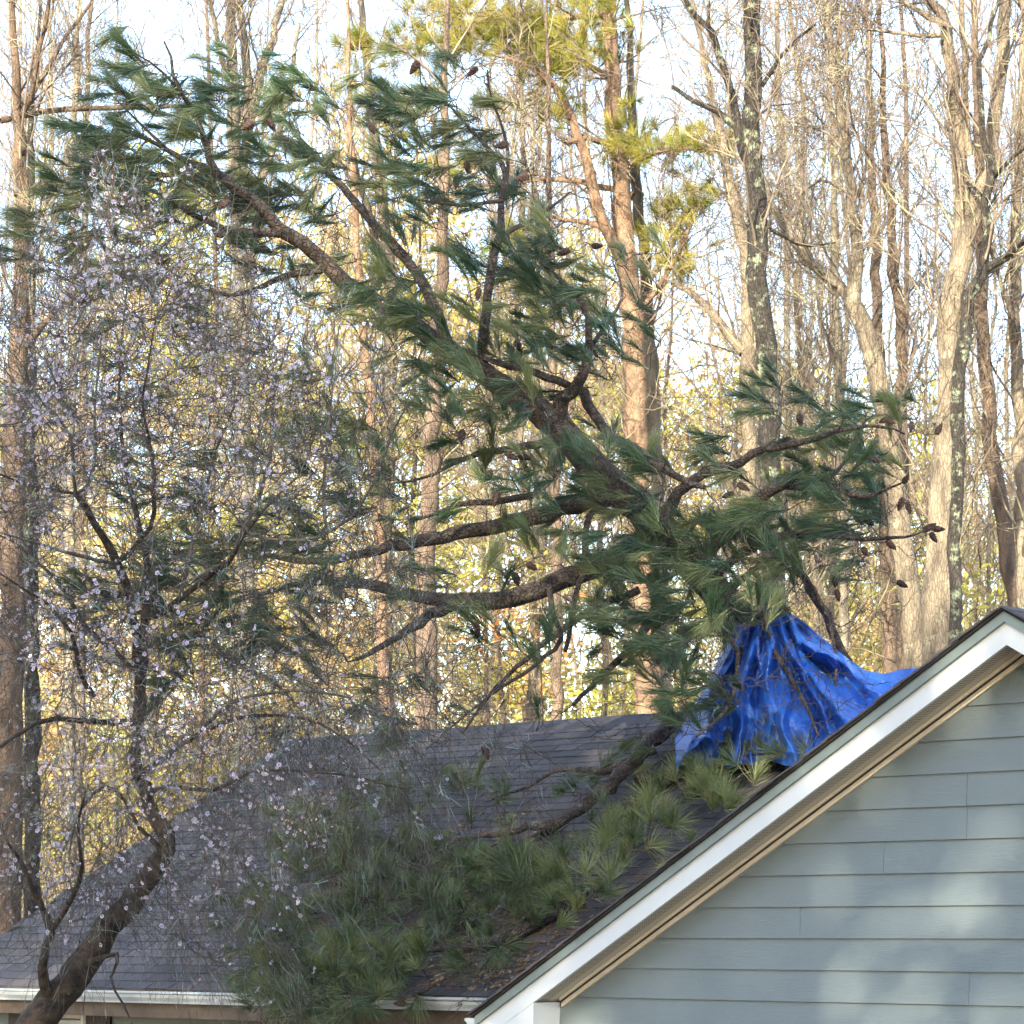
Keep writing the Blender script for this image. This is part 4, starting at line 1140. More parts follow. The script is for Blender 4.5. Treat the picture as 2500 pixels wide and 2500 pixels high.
# back flap that goes down over the far side of the ridge
back = []
for k in range(1, 10):
    t = k / 9.0
    b = TV[0] + np.stack([np.full(NU, 0.15 * t), np.full(NU, 1.7 * t), -0.35 * t - 0.9 * t * t + 0 * uu[0]], -1)
    b[:, 2] += vnoise(uu[0] * 18, np.full(NU, t * 4), 10) * 0.08 * t
    back.append(b)
TV = np.concatenate([np.array(back[::-1]), TV], 0)
nv, nu = TV.shape[:2]
ii = (np.arange(nv - 1)[:, None] * nu + np.arange(nu - 1)[None, :])
tq = np.stack([ii, ii + nu, ii + nu + 1, ii + 1], -1).reshape(-1, 4)
def tarp_mat():
    m, N, L, B = newmat('blue_poly_tarp')
    tc = N.new('ShaderNodeTexCoord')
    no = N.new('ShaderNodeTexNoise'); no.inputs['Scale'].default_value = 3; no.inputs['Detail'].default_value = 5
    L.new(tc.outputs['Object'], no.inputs[0])
    r = ramp(N, [(0.3, (0.012, 0.070, 0.36)), (0.7, (0.024, 0.125, 0.50))])
    L.new(no.outputs[0], r.inputs[0]); L.new(r.outputs[0], B.inputs['Base Color'])
    B.inputs['Roughness'].default_value = 0.46
    B.inputs['Specular IOR Level'].default_value = 0.6
    n2 = N.new('ShaderNodeTexNoise'); n2.inputs['Scale'].default_value = 9; n2.inputs['Detail'].default_value = 6; n2.inputs['Distortion'].default_value = 1.2
    L.new(tc.outputs['Object'], n2.inputs[0])
    bp = N.new('ShaderNodeBump'); bp.inputs['Strength'].default_value = 0.5; bp.inputs['Distance'].default_value = 0.04
    L.new(n2.outputs[0], bp.inputs['Height']); L.new(bp.outputs[0], B.inputs['Normal'])
    return m
me = make_mesh('blue_tarp', TV.reshape(-1, 3), tq)
c0 = P(1860, 1870, 24.5)
me.transform(Matrix.Translation(-Vector(c0)))
tarp = link('blue_tarp', me, None, tarp_mat()); tarp.location = c0
tag(tarp, 'crumpled bright blue tarp draped over the roof ridge below the pine trunk', 'tarp')

# ------------------------------------------------------------------ blossoming cherry
cr = np.random.default_rng(31)
sc2 = Skeleton(120000)
cherry = empty('blossoming_cherry', tuple(np.array([P(60, 2540, 21)[0], 21, 0])))
tag(cherry, 'lilac white blossoming cherry with leaning dark trunk in front of the gutter', 'cherry tree')
cinv = Matrix.Translation(-Vector(cherry.location))
CD = lambda off0, off1: (lambda x, y, t: 21.0 + off0 + (off1 - off0) * t)
gz = [P(-40, 2700, 21.0), ]
CT = [(-190, 3200, 108), (-60, 2800, 100), (20, 2620, 92), (90, 2500, 86), (170, 2400, 78), (260, 2280, 66), (330, 2180, 57), (390, 2100, 50), (408, 2050, 43), (375, 1985, 37), (348, 1930, 34), (335, 1850, 32), (338, 1750, 30), (343, 1640, 28)]
p, r = traced(CT, CD(0, 0.3), sc2, jit=0.012)
tube_obj('trunk', p, r, 12, M['cherry_bark'], cherry, cinv, rough=0.06)
CL = [([(343, 1640, 28), (334, 1570, 25), (321, 1482, 24), (304, 1425, 23), (282, 1376, 22), (264, 1328, 20), (238, 1288, 18), (211, 1244, 17), (185, 1205, 14)], .3, -.4),
      ([(185, 1205, 10), (178, 1150, 9), (172, 1064, 8), (132, 1011, 7), (90, 970, 5), (60, 900, 4)], -.4, -.9),
      ([(185, 1205, 10), (205, 1195, 9), (229, 1152, 9), (233, 1086, 8), (231, 1011, 6), (240, 900, 5), (250, 800, 4)], -.4, .3),
      ([(185, 1205, 8), (145, 1198, 8), (84, 1187, 7), (30, 1170, 5), (-40, 1140, 4)], -.4, -1.2),
      ([(343, 1640, 30), (352, 1592, 26), (356, 1510, 24), (360, 1400, 20), (345, 1300, 16), (320, 1200, 13), (300, 1100, 10), (290, 950, 7), (300, 800, 5), (310, 700, 4)], .3, 1.0),
      ([(356, 1510, 18), (422, 1473, 16), (484, 1429, 15), (528, 1394, 14), (568, 1359, 12), (600, 1300, 9), (650, 1240, 6), (720, 1170, 4)], .4, -.6),
      ([(568, 1359, 10), (585, 1315, 10), (603, 1275, 10), (634, 1218, 10), (656, 1130, 9), (669, 1042, 8), (664, 976, 6), (690, 880, 5), (720, 800, 4)], -.2, .6),
      ([(282, 1376, 14), (317, 1350, 13), (343, 1319, 13), (370, 1275, 12), (378, 1218, 12), (374, 1143, 10), (360, 1060, 8), (348, 989, 7), (360, 900, 5), (380, 780, 4)], -.1, -.7),
      ([(282, 1376, 10), (202, 1359, 10), (136, 1341, 8), (79, 1324, 6), (0, 1300, 4)], -.1, -.9),
      ([(440, 1460, 10), (470, 1330, 10), (500, 1220, 9), (520, 1120, 7), (560, 1020, 6), (600, 900, 5), (620, 800, 4)], .3, 1.1),
      ([(600, 1300, 9), (680, 1320, 9), (788, 1306, 9), (790, 1230, 9), (792, 1152, 8), (805, 1020, 7), (818, 890, 5), (830, 780, 4)], 0, .4),
      ([(788, 1306, 9), (850, 1270, 8), (900, 1200, 7), (940, 1110, 6), (960, 1050, 5), (1000, 980, 4)], .1, -.5),
      ([(320, 1900, 16), (400, 1850, 14), (480, 1795, 13), (560, 1760, 11), (650, 1745, 9), (760, 1760, 7), (850, 1810, 5), (930, 1880, 3)], .2, -1.0),
      ([(480, 1795, 10), (560, 1720, 9), (660, 1690, 8), (780, 1690, 6), (900, 1720, 5), (980, 1780, 3)], .0, -.6),
      ([(338, 1765, 20), (250, 1762, 16), (150, 1755, 14), (80, 1770, 12), (0, 1820, 9), (-80, 1880, 6)], .2, -1.2),
      ([(345, 1940, 14), (420, 1920, 12), (520, 1930, 10), (620, 1885, 8), (760, 1885, 6), (880, 1900, 5), (1000, 1930, 3)], .2, -1.4),
      ([(390, 2070, 14), (340, 2020, 10), (300, 1950, 9), (250, 1920, 8), (190, 1990, 6), (170, 2080, 4)], .1, -1.0),
      ([(120, 2440, 30), (108, 2350, 26), (125, 2270, 22), (95, 2200, 16), (60, 2120, 11), (20, 2060, 7)], 0, -.7),
      ([(125, 2275, 16), (170, 2200, 14), (200, 2120, 11), (190, 2020, 8), (210, 1930, 5)], 0, -.9),
      ([(210, 2350, 14), (290, 2330, 9), (270, 2390, 7), (300, 2450, 6), (330, 2520, 5)], -.1, -.8),
      ([(230, 1700, 14), (195, 1640, 13), (180, 1560, 11), (120, 1480, 9), (60, 1440, 7), (0, 1400, 4)], .1, -.5),
      ([(330, 1640, 14), (270, 1580, 13), (210, 1530, 12), (150, 1430, 10), (100, 1380, 8), (40, 1330, 6), (-40, 1290, 4)], .3, .9)]
for pts, a, b in CL:
    p, r = traced(pts, CD(a, b), sc2, jit=0.012)
    tube_obj('limb', p, r, 6, M['cherry_bark'] if pts[0][2] > 13 else M['cherry_twig'], cherry, cinv, rough=0.05)
CB = [(270, 470, 90, 90, 16), (330, 620, 170, 120, 80), (480, 830, 230, 150, 150), (250, 880, 220, 160, 130), (100, 950, 110, 200, 60), (380, 1080, 330, 140, 150), (660, 1000, 180, 190, 90), (90, 1220, 110, 220, 80), (480, 1330, 340, 190, 150),
      (200, 1560, 200, 140, 110), (500, 1680, 360, 150, 230), (250, 1880, 280, 150, 190), (720, 1830, 300, 140, 200), (150, 2130, 180, 120, 90), (480, 2130, 260, 150, 90), (850, 1650, 170, 100, 60), (860, 1350, 140, 200, 50), (560, 2330, 140, 110, 24), (880, 2000, 160, 100, 30)]
ct, cd = [], []
for (x, y, rx, ry, n) in CB:
    for _ in range(int(n * 1.3)):
        u = cr.normal(0, 0.75, 2); px, py = x + u[0] * rx, y + u[1] * ry
        ct.append(P(px, py, 20.8 + cr.normal(0, 0.75)))
        if py > 1600: cd.append(np.array([cr.normal(0, .5) + (0.25 if px > 350 else -0.25), cr.normal(0, .4), -0.8]))
        else: cd.append(np.array([cr.normal(0, .55), cr.normal(0, .5), cr.normal(0.6, .5)]))
cpths, crd, ckeep = sc2.connect(np.array(ct), nrm(np.array(cd)), 0.0026, n=8, fwd=0.75, sag=0.05, wob=0.03, rr=cr, rscale=0.75, rmax=0.011)
V, Q = tubes(cpths, crd, 4)
gt = Geo().add(V, Q)
st_, di_, ra_ = spawn(cpths, crd, 14000, 0.12, 1.0, (0.35, 1.1), cr)
low = (st_[:, 2] < CAMZ + (HZ - 1650) / F * 21)
di_[low] = nrm(di_[low] + np.array([0, 0, -0.6])); di_[~low] = nrm(di_[~low] + np.array([0, 0, 0.25]))
kp = ~low | (cr.random(len(st_)) < 0.8)
st_, di_, low = st_[kp], di_[kp], low[kp]
tl_ = cr.uniform(0.10, 0.48, len(st_)); tl_[low] *= 1.7
tw = grow(st_, di_, tl_, 6, 0.13, (0, 0, -0.02), cr)
V, Q = tubes(tw, np.linspace(1, .6, 6)[None] * np.where(low, 0.0021, 0.0029)[:, None], 3)
gt.add(V, Q)
me = gt.mesh('twigs'); me.transform(cinv)
tag(link('twigs', me, cherry, M['cherry_twig']), kind='stuff')
# blossoms
def blossoms(pos, nor, size, r):
    n = len(pos)
    ref = r.normal(0, 1, (n, 3)); u = nrm(np.cross(nor, ref)); v = np.cross(nor, u)
    Vs, Qs = [], []
    for k in range(5):
        a = 2 * math.pi * k / 5; c, s_ = math.cos(a), math.sin(a)
        e = u * c + v * s_; f = -u * s_ + v * c
        sz = size[:, None]
        Vs.append(np.stack([pos + e * sz * .08, pos + e * sz * .35 + f * sz * .26 + nor * sz * .10, pos + e * sz * .56 + nor * sz * .20, pos + e * sz * .35 - f * sz * .26 + nor * sz * .10], 1))
    V = np.stack(Vs, 1).reshape(-1, 3)
    Q = np.arange(n * 5 * 4).reshape(-1, 4)
    return V, Q
BB = [(270, 440, 110, 90, 220), (300, 620, 170, 110, 900), (480, 800, 260, 150, 1400), (230, 860, 220, 160, 1400), (100, 930, 110, 180, 700), (380, 1060, 320, 140, 1600), (660, 960, 190, 170, 900), (90, 1200, 100, 200, 700), (480, 1300, 340, 180, 900),
      (200, 1560, 190, 130, 1300), (480, 1690, 320, 130, 1200), (230, 1890, 250, 130, 1100), (640, 1870, 260, 130, 800), (140, 2130, 160, 110, 800), (480, 2120, 240, 140, 950), (560, 1950, 260, 120, 500), (840, 1680, 150, 90, 150), (560, 2330, 120, 100, 90)]
ctr = np.concatenate([cpths[:, 3:].reshape(-1, 3), tw[:, 1:].reshape(-1, 3)])
cpx = 1250 + ctr[:, 0] / ctr[:, 1] * F; cpy = HZ - (ctr[:, 2] - CAMZ) / ctr[:, 1] * F
wts = np.zeros(len(ctr))
for (x, y, rx, ry, n) in BB:
    q = np.exp(-0.5 * (((cpx - x) / rx / .8) ** 2 + ((cpy - y) / ry / .8) ** 2)); wts += n * q / max(q.sum(), 1e-6)
ncl = 2800
ci = cr.choice(len(ctr), ncl, p=wts / wts.sum())
reps = cr.integers(1, 5, ncl)
bp_ = np.repeat(ctr[ci], reps, axis=0) + cr.normal(0, 0.018, (reps.sum(), 3))
bn = nrm(cr.normal(0, 1, bp_.shape) + np.array([0, -0.6, -0.1]))
V, Q = blossoms(bp_, bn, cr.uniform(0.020, 0.036, len(bp_)), cr)
me = make_mesh('blossoms', V, Q, smooth=False); me.transform(cinv)
tag(link('blossoms', me, cherry, M['blossom']), kind='stuff')
bi = cr.choice(len(ctr), 1500, p=wts / wts.sum())
bs = ctr[bi] + cr.normal(0, 0.012, (1500, 3))
bt = grow(bs, cr.normal(0, 1, (1500, 3)), np.full(1500, 0.02), 3, 0.1, (0, 0, 0), cr)
V, Q = tubes(bt, np.array([[0.003, 0.0065, 0.002]]).repeat(1500, 0), 4)
me = make_mesh('buds', V, Q); me.transform(cinv)
tag(link('buds', me, cherry, M['bud']), kind='stuff')

# ------------------------------------------------------------------ wood behind the house
wr_ = np.random.default_rng(77)
def twig_cloud(g, tp_, tr_, nl1, L1, up, seed, zmin, dens=1.0, fine=0.0045):
    """random limbs, branches and twigs on a trunk path"""
    r = np.random.default_rng(seed)
    ok = np.where(tp_[:, 2] > zmin)[0]
    if len(ok) < 3: return
    a = ok[0]
    pth, rad = tp_[a:][None], tr_[a:][None]
    nl1 = int(nl1 * 1.45)
    st, di, ra = spawn(pth, rad, nl1, 0.0, 0.98, (0.5, 1.2), r)
    l1 = grow(st, nrm(di + np.array([0, 0, up])), r.uniform(0.5, 1.0, nl1) * L1, 9, 0.14, (0, 0, 0.05), r)
    r1 = np.minimum(ra * 0.36, 0.019)[:, None] * np.linspace(1, .25, 9)[None]
    r1 = np.maximum(r1, fine)
    V, Q = tubes(l1, r1, 5); g.add(V, Q)
    n2 = int(nl1 * 7 * dens)
    st, di, ra = spawn(l1, r1, n2, 0.15, 1.0, (0.4, 1.0), r)
    l2 = grow(st, nrm(di + np.array([0, 0, up * .5])), r.uniform(0.3, 1.0, n2) * L1 * 0.42, 7, 0.17, (0, 0, 0.03), r)
    r2 = np.maximum(np.minimum(ra * 0.55, 0.008)[:, None] * np.linspace(1, .4, 7)[None], fine)
    V, Q = tubes(l2, r2, 3); g.add(V, Q)
    n3 = int(n2 * 4.5 * dens)
    st, di, ra = spawn(l2, r2, n3, 0.15, 1.0, (0.4, 1.0), r)
    l3 = grow(st, di, r.uniform(0.25, 1.0, n3) * L1 * 0.2, 5, 0.2, (0, 0, 0.02), r)
    V, Q = tubes(l3, np.full((n3, 5), fine), 3); g.add(V, Q)

def finish_trunk(tr, d, extend=5.0):
    """adds the foot down to the ground and, for stems leaving the frame, the part above it"""
    p0 = tr[0]
    x0 = (p0[0] - 1250) / F * d
    gz_ = float(ground_z(x0, d)) - 0.25
    py_g = HZ - (gz_ - CAMZ) / d * F
    foot = [(p0[0] + (p0[0] - tr[1][0]) * 0.3, py_g, p0[2] * 1.25)] if py_g > p0[1] + 60 else []
    if foot:
        a, b = foot[0], tr[0]
        m_ = max(1, int((a[1] - b[1]) / 160))
        foot = [tuple(a[j] + (b[j] - a[j]) * q / m_ for j in range(3)) for q in range(m_)]
    out = foot + list(tr)
    e = tr[-1]
    if e[1] <= 60 and extend:
        f_ = tr[-2]; L = extend / d * F
        dx, dy = e[0] - f_[0], e[1] - f_[1]; n_ = math.hypot(dx, dy)
        out += [(e[0] + dx / n_ * L * .5, e[1] + dy / n_ * L * .5, e[2] * .7), (e[0] + dx / n_ * L, e[1] + dy / n_ * L, max(4, e[2] * .3))]
    return out

def wood_tree(name, label, cat, d, tr, limbs=(), mat='grey_bark', nl=22, L1=3.2, up=0.35, seed=1, group=None, zmin=None, twigmat='bg_twig', fine=0.0042, dens=1.0, extend=5.0):
    tr = finish_trunk(tr, d, extend)
    dep = lambda x, y, t: d
    p, r = traced(tr, dep, None, jit=0.02, step=0.3, rr=wr_)
    root = empty(name, (float(p[0][0]), float(p[0][1]), float(p[0][2])))
    inv = Matrix.Translation(-Vector(root.location))
    tag(root, label, cat, group)
    tube_obj('trunk', p, r, 10, M[mat], root, inv, rough=0.04)
    g = Geo()
    zmin = zmin if zmin is not None else float(ground_z(0, d)) + 4.5
    twig_cloud(g, p, r, nl, L1, up, seed, zmin, dens, fine)
    for k, lb in enumerate(limbs):
        od = wr_.uniform(-1.2, 1.2)
        if lb[-1][1] <= 40: lb = finish_trunk([(-9999, -9999, 0)] + list(lb), d, 3.0)[1:] if False else list(lb) + [(2 * lb[-1][0] - lb[-2][0], 2 * lb[-1][1] - lb[-2][1] - 60, max(3, lb[-1][2] * .5))]
        lp, lr_ = traced(lb, lambda x, y, t: d + od * t, None, jit=0.015, step=0.25, rr=wr_)
        tube_obj('limb', lp, lr_, 7, M[mat], root, inv, rough=0.04)
        if len(lp) > 4: twig_cloud(g, lp, lr_, max(5, nl // 4), L1 * .7, up, seed * 31 + k, -9, dens, fine)
    if g.n:
        me = g.mesh('crown'); me.transform(inv)
        tag(link('crown', me, root, M[twigmat]), kind='stuff')
    return root

wood_tree('oak_tree', 'dark furrowed trunk with pale green lichen rising behind the tarp', 'tree', 34,
          [(1892, 1560, 58), (1888, 1350, 58), (1882, 1150, 57), (1876, 900, 54), (1862, 750, 53), (1846, 560, 52), (1840, 380, 47), (1838, 200, 44), (1835, 0, 41)],
          [[(1836, 430, 26), (1815, 370, 26), (1798, 312, 20), (1762, 280, 16), (1700, 250, 13), (1640, 210, 9)], [(1806, 330, 22), (1790, 260, 21), (1770, 160, 19), (1740, 80, 17), (1690, 30, 14), (1670, 0, 12)],
           [(1770, 160, 12), (1735, 90, 10), (1730, 20, 9)], [(1860, 210, 12), (1920, 120, 9), (1990, 60, 6)], [(1880, 560, 9), (1960, 600, 7), (2040, 590, 5)]], 'oak_bark', 16, 2.6, 0.3, 3, zmin=9)
wood_tree('bare_tree', 'tall pale forked trunk just left of the gable peak', 'tree', 37,
          [(2235, 1640, 60), (2222, 1450, 58), (2195, 1300, 54), (2172, 1100, 52), (2140, 900, 47), (2112, 800, 45), (2085, 735, 42), (2088, 640, 32), (2080, 500, 30), (2068, 380, 27), (2040, 200, 22), (2010, 0, 18)],
          [[(2100, 760, 32), (2060, 710, 30), (2010, 665, 28), (1940, 590, 25), (1890, 510, 21), (1868, 455, 16), (1850, 400, 10)], [(2050, 250, 12), (2045, 120, 10), (2040, 0, 8)], [(2080, 480, 9), (2010, 440, 7), (1950, 480, 5)]], 'tan_bark', 20, 3.0, 0.35, 4, zmin=9)
wood_tree('bare_tree', 'thickest tan trunk on the right that forks beside a black twisted stem', 'tree', 36,
          [(2292, 1640, 92), (2290, 1500, 86), (2292, 1350, 74), (2300, 1200, 66), (2312, 1050, 62), (2318, 850, 60), (2325, 700, 56), (2352, 600, 52), (2378, 530, 48), (2400, 455, 42), (2424, 400, 36), (2426, 300, 34), (2440, 176, 34), (2455, 0, 30)],
          [[(2340, 640, 34), (2346, 540, 34), (2352, 440, 38), (2342, 308, 36), (2324, 176, 34), (2302, 44, 30), (2266, 0, 24)], [(2310, 60, 18), (2250, 30, 14), (2200, 0, 10)], [(2366, 380, 20), (2358, 250, 18), (2350, 100, 16), (2345, 0, 14)], [(2300, 85, 14), (2220, 85, 10), (2150, 75, 7), (2070, 70, 4)]], 'tan_bark', 18, 2.8, 0.3, 5, zmin=8)
wood_tree('bare_tree', 'black twisted stem winding up in front of the thick tan trunk', 'tree', 35.2,
          [(2330, 1560, 30), (2335, 1200, 32), (2342, 950, 34), (2350, 850, 34), (2363, 748, 34), (2378, 700, 34), (2405, 645, 26), (2415, 555, 22), (2400, 475, 22), (2428, 425, 20), (2408, 383, 17), (2395, 264, 15), (2390, 176, 14), (2407, 101, 12), (2442, 0, 9)],
          [[(2400, 660, 22), (2440, 635, 20), (2477, 616, 19), (2520, 560, 14)], [(2398, 478, 9), (2372, 455, 8), (2350, 435, 5)], [(2428, 430, 12), (2460, 400, 10), (2510, 350, 7)]], 'oak_bark', 12, 2.2, 0.3, 6, zmin=10)
wood_tree('pine_tree', 'reddish pine trunk standing above the gable peak', 'pine tree', 40,
          [(2500, 1620, 44), (2478, 1480, 42), (2455, 1300, 40), (2425, 1100, 37), (2408, 950, 35), (2400, 800, 32), (2395, 600, 28), (2385, 300, 22), (2378, 0, 16)], [], 'red_bark', 12, 2.4, 0.2, 7, zmin=11)
wood_tree('bare_tree', 'light trunk tangled with brown vines at the right edge', 'tree', 39,
          [(2500, 1560, 34), (2496, 1300, 33), (2490, 1050, 31), (2484, 850, 30), (2478, 600, 26), (2490, 300, 22), (2500, 0, 18)], [[(2484, 850, 14), (2450, 700, 11), (2400, 560, 8)]], 'tan_bark', 16, 2.8, 0.3, 8, zmin=8)
wood_tree('bare_tree', 'slender brown trunk left of the thick tan trunk', 'tree', 38,
          [(2215, 1500, 28), (2205, 1150, 27), (2196, 850, 26), (2183, 620, 24), (2167, 440, 21), (2158, 250, 16), (2150, 60, 10), (2148, 20, 8)], [], 'red_bark', 16, 2.4, 0.4, 9, zmin=9)
wood_tree('bare_tree', 'thin grey brown trunk between the dark oak and the pale forked trunk', 'tree', 42,
          [(2060, 1500, 24), (2052, 1150, 23), (2046, 900, 21), (2036, 660, 18), (2040, 400, 14), (2020, 150, 10), (2015, 20, 8)], [], 'grey_bark', 18, 3.0, 0.4, 10, zmin=8)
wood_tree('bare_tree', 'sunlit cream trunk half hidden behind the dark lichened oak', 'tree', 41,
          [(1832, 1500, 40), (1828, 1150, 38), (1824, 850, 36), (1820, 620, 32), (1790, 480, 26), (1760, 330, 20), (1720, 150, 15), (1690, 0, 11)],
          [[(1815, 860, 28), (1760, 790, 24), (1700, 720, 18), (1640, 690, 12)], [(1822, 640, 18), (1790, 540, 15), (1770, 420, 11)]], 'tan_bark', 20, 3.2, 0.35, 12, zmin=7)
# sunlit pine in the middle
sunpine = wood_tree('pine_tree', 'sunlit orange barked pine with yellow green needles behind the fallen pine', 'pine tree', 42,
          [(1585, 1740, 66), (1575, 1500, 64), (1560, 1200, 60), (1548, 900, 56), (1542, 750, 54), (1528, 600, 50), (1510, 420, 44), (1496, 220, 38), (1488, 0, 32)],
          [[(1520, 640, 30), (1478, 560, 30), (1452, 480, 30), (1430, 380, 26), (1395, 280, 22), (1340, 200, 16), (1270, 150, 10), (1180, 130, 6)], [(1520, 360, 18), (1440, 340, 14), (1380, 350, 10)], [(1500, 190, 18), (1400, 150, 14), (1280, 90, 10), (1100, 100, 6), (980, 110, 4)],
           [(1545, 480, 20), (1480, 460, 16), (1360, 440, 13), (1230, 450, 9), (1080, 455, 6)], [(1530, 590, 18), (1440, 545, 14), (1350, 530, 9)], [(1536, 400, 14), (1620, 370, 10), (1700, 360, 7), (1780, 375, 5)], [(1560, 760, 14), (1640, 650, 12), (1700, 520, 8)], [(1495, 30, 20), (1380, 40, 14), (1230, 40, 10), (1120, 30, 6)]],
          'pine_bark_orange', 18, 2.4, 0.1, 13, zmin=9, twigmat='bg_twig')
wood_tree('bare_tree', 'lichen spotted thinner trunk pressed close beside the sunlit pine', 'tree', 42.8,
          [(1618, 1740, 40), (1612, 1400, 38), (1600, 1100, 37), (1582, 800, 34), (1560, 520, 28), (1545, 280, 22), (1535, 80, 16), (1532, 10, 13)], [[(1570, 700, 18), (1640, 600, 14), (1700, 450, 9)]], 'grey_bark', 16, 2.8, 0.3, 14, zmin=10)
# left group
wood_tree('bare_tree', 'pale three stemmed tree behind the upper left pine boughs', 'tree', 40,
          [(600, 1500, 44), (596, 1100, 42), (588, 800, 38), (580, 500, 35), (572, 300, 32), (566, 200, 28), (562, 100, 26), (559, 0, 24)],
          [[(574, 330, 24), (605, 250, 24), (600, 130, 22), (584, 0, 18)], [(590, 420, 24), (625, 240, 24), (652, 132, 21), (690, 0, 17)], [(560, 200, 16), (535, 120, 14), (510, 0, 11)], [(588, 540, 20), (640, 430, 17), (700, 250, 13), (730, 60, 9)]], 'grey_bark', 16, 2.8, 0.5, 15, zmin=8)
wood_tree('bare_tree', 'dark vine covered trunk at the left edge with two long level limbs', 'tree', 36,
          [(25, 1900, 62), (28, 1500, 60), (30, 1200, 58), (40, 950, 52), (50, 750, 44), (52, 560, 38), (50, 400, 32), (48, 270, 26), (36, 120, 18), (30, 0, 14)],
          [[(0, 295, 16), (60, 280, 15), (180, 266, 14), (300, 262, 12), (420, 260, 11), (500, 256, 7)], [(40, 480, 20), (100, 455, 18), (200, 440, 16), (320, 432, 14), (450, 425, 11), (540, 420, 6)], [(48, 290, 14), (75, 240, 16), (95, 130, 13), (120, 0, 9)], [(80, 230, 12), (160, 90, 10), (225, 0, 8)], [(52, 850, 26), (100, 800, 18), (150, 740, 10), (180, 680, 5)]], 'vine_bark', 22, 3.0, 0.3, 16, zmin=7)
wood_tree('bare_tree', 'second leaning dark trunk beside the vine covered left edge trunk', 'tree', 36.8,
          [(78, 1700, 40), (74, 1300, 38), (70, 1000, 34), (72, 700, 28), (78, 450, 20), (76, 300, 14), (85, 150, 10), (100, 10, 8)], [], 'oak_bark', 14, 2.6, 0.3, 17, zmin=8)
wood_tree('bare_tree', 'straight thin blue grey trunk at upper left, left of the pine tip', 'tree', 43,
          [(172, 1500, 26), (172, 1100, 24), (174, 800, 21), (178, 500, 19), (183, 300, 17), (188, 100, 14), (192, 0, 12)], [], 'grey_bark', 18, 2.8, 0.4, 18, zmin=8)
wood_tree('bare_tree', 'straight thin brown trunk at upper left, nearest the pine tip', 'tree', 44,
          [(196, 1500, 24), (200, 1100, 22), (205, 800, 19), (209, 500, 16), (212, 300, 14), (215, 100, 12), (225, 0, 10)], [], 'tan_bark', 18, 2.8, 0.4, 19, zmin=8)
wood_tree('bare_tree', 'pale trunk behind the middle of the fallen pine, left of the sunlit pine', 'tree', 45,
          [(935, 1700, 44), (940, 1300, 42), (950, 1000, 38), (955, 750, 34), (935, 500, 28), (905, 250, 22), (880, 0, 16)], [[(950, 700, 20), (900, 520, 16), (840, 300, 11)]], 'tan_bark', 18, 3.2, 0.4, 20, zmin=8)
wood_tree('pine_tree', 'brown pine trunk between the two lower boughs of the fallen pine', 'pine tree', 38,
          [(1040, 1800, 56), (1040, 1500, 52), (1046, 1250, 46), (1060, 1000, 40), (1075, 800, 34), (1085, 500, 26), (1090, 200, 18), (1092, 20, 13)], [], 'red_bark', 14, 2.4, 0.2, 22, zmin=8)
wood_tree('bare_tree', 'narrow orange lit trunk left of the brown pine under the lower bough', 'tree', 40,
          [(945, 1800, 30), (935, 1550, 29), (925, 1300, 27), (905, 1000, 24), (880, 700, 20), (860, 400, 15), (850, 100, 10), (848, 10, 8)], [], 'pine_bark_orange', 14, 2.6, 0.4, 23, zmin=8)
wood_tree('bare_tree', 'dark thin stem right of the lower boughs, left of the sunlit pine', 'tree', 39,
          [(1362, 1800, 28), (1360, 1500, 27), (1355, 1200, 25), (1350, 950, 22), (1348, 700, 18), (1340, 400, 13), (1335, 60, 8)], [], 'red_bark', 14, 2.6, 0.4, 24, zmin=8)
wood_tree('bare_tree', 'reddish trunk seen above the right end of the tarp', 'tree', 44,
          [(2172, 1640, 40), (2168, 1400, 38), (2160, 1200, 36), (2150, 1000, 32), (2140, 700, 26), (2130, 400, 20), (2120, 50, 13)], [], 'red_bark', 12, 2.6, 0.3, 25, zmin=8)
# yellow green foliage on the sunlit pine
SB = [(1240, 60, 180, 35, 42), (1000, 115, 110, 35, 22), (1330, 110, 90, 40, 26), (1180, 110, 90, 40, 18), (1120, 20, 90, 25, 12), (1380, 150, 80, 40, 14), (1490, 60, 90, 60, 14), (1330, 170, 70, 40, 9), (1250, 260, 90, 40, 9), (1370, 260, 50, 40, 6), (1530, 350, 50, 40, 12), (1520, 290, 50, 40, 8), (1600, 370, 70, 30, 10), (1690, 350, 70, 35, 14), (1760, 370, 40, 25, 7),
      (1060, 420, 110, 35, 14), (1270, 600, 60, 30, 7), (1640, 540, 60, 60, 14), (1660, 640, 60, 60, 10), (1700, 480, 50, 60, 10), (1000, 260, 90, 50, 8), (860, 110, 60, 30, 6)]
sfp = np.random.default_rng(41)
sinv = Matrix.Translation(-Vector(sunpine.location))
mats_s = Geo(); bigs = []
allp = []
for (x, y, rx, ry, n) in SB:
    for _ in range(int(n * 2.2)):
        u = sfp.normal(0, .6, 2)
        allp.append((P(x + u[0] * rx, y + u[1] * ry, 42 + sfp.normal(0, .8)), sfp.normal(0, 1, 3) * 0.7 + np.array([-.2, -.2, .5])))
for (p, d_) in allp:
    b = basis_from_x(d_, roll=sfp.uniform(0, 6)) * sfp.uniform(1.0, 1.5)
    src = FANNED[sfp.integers(0, 7)]
    mats_s.add(src[0] @ b.T + p, src[1], src[2])
me = mats_s.mesh('needle_mass', False); me.transform(sinv)
tag(link('needle_mass', me, sunpine, M['needle_sun']), kind='stuff')
ssk = Skeleton()
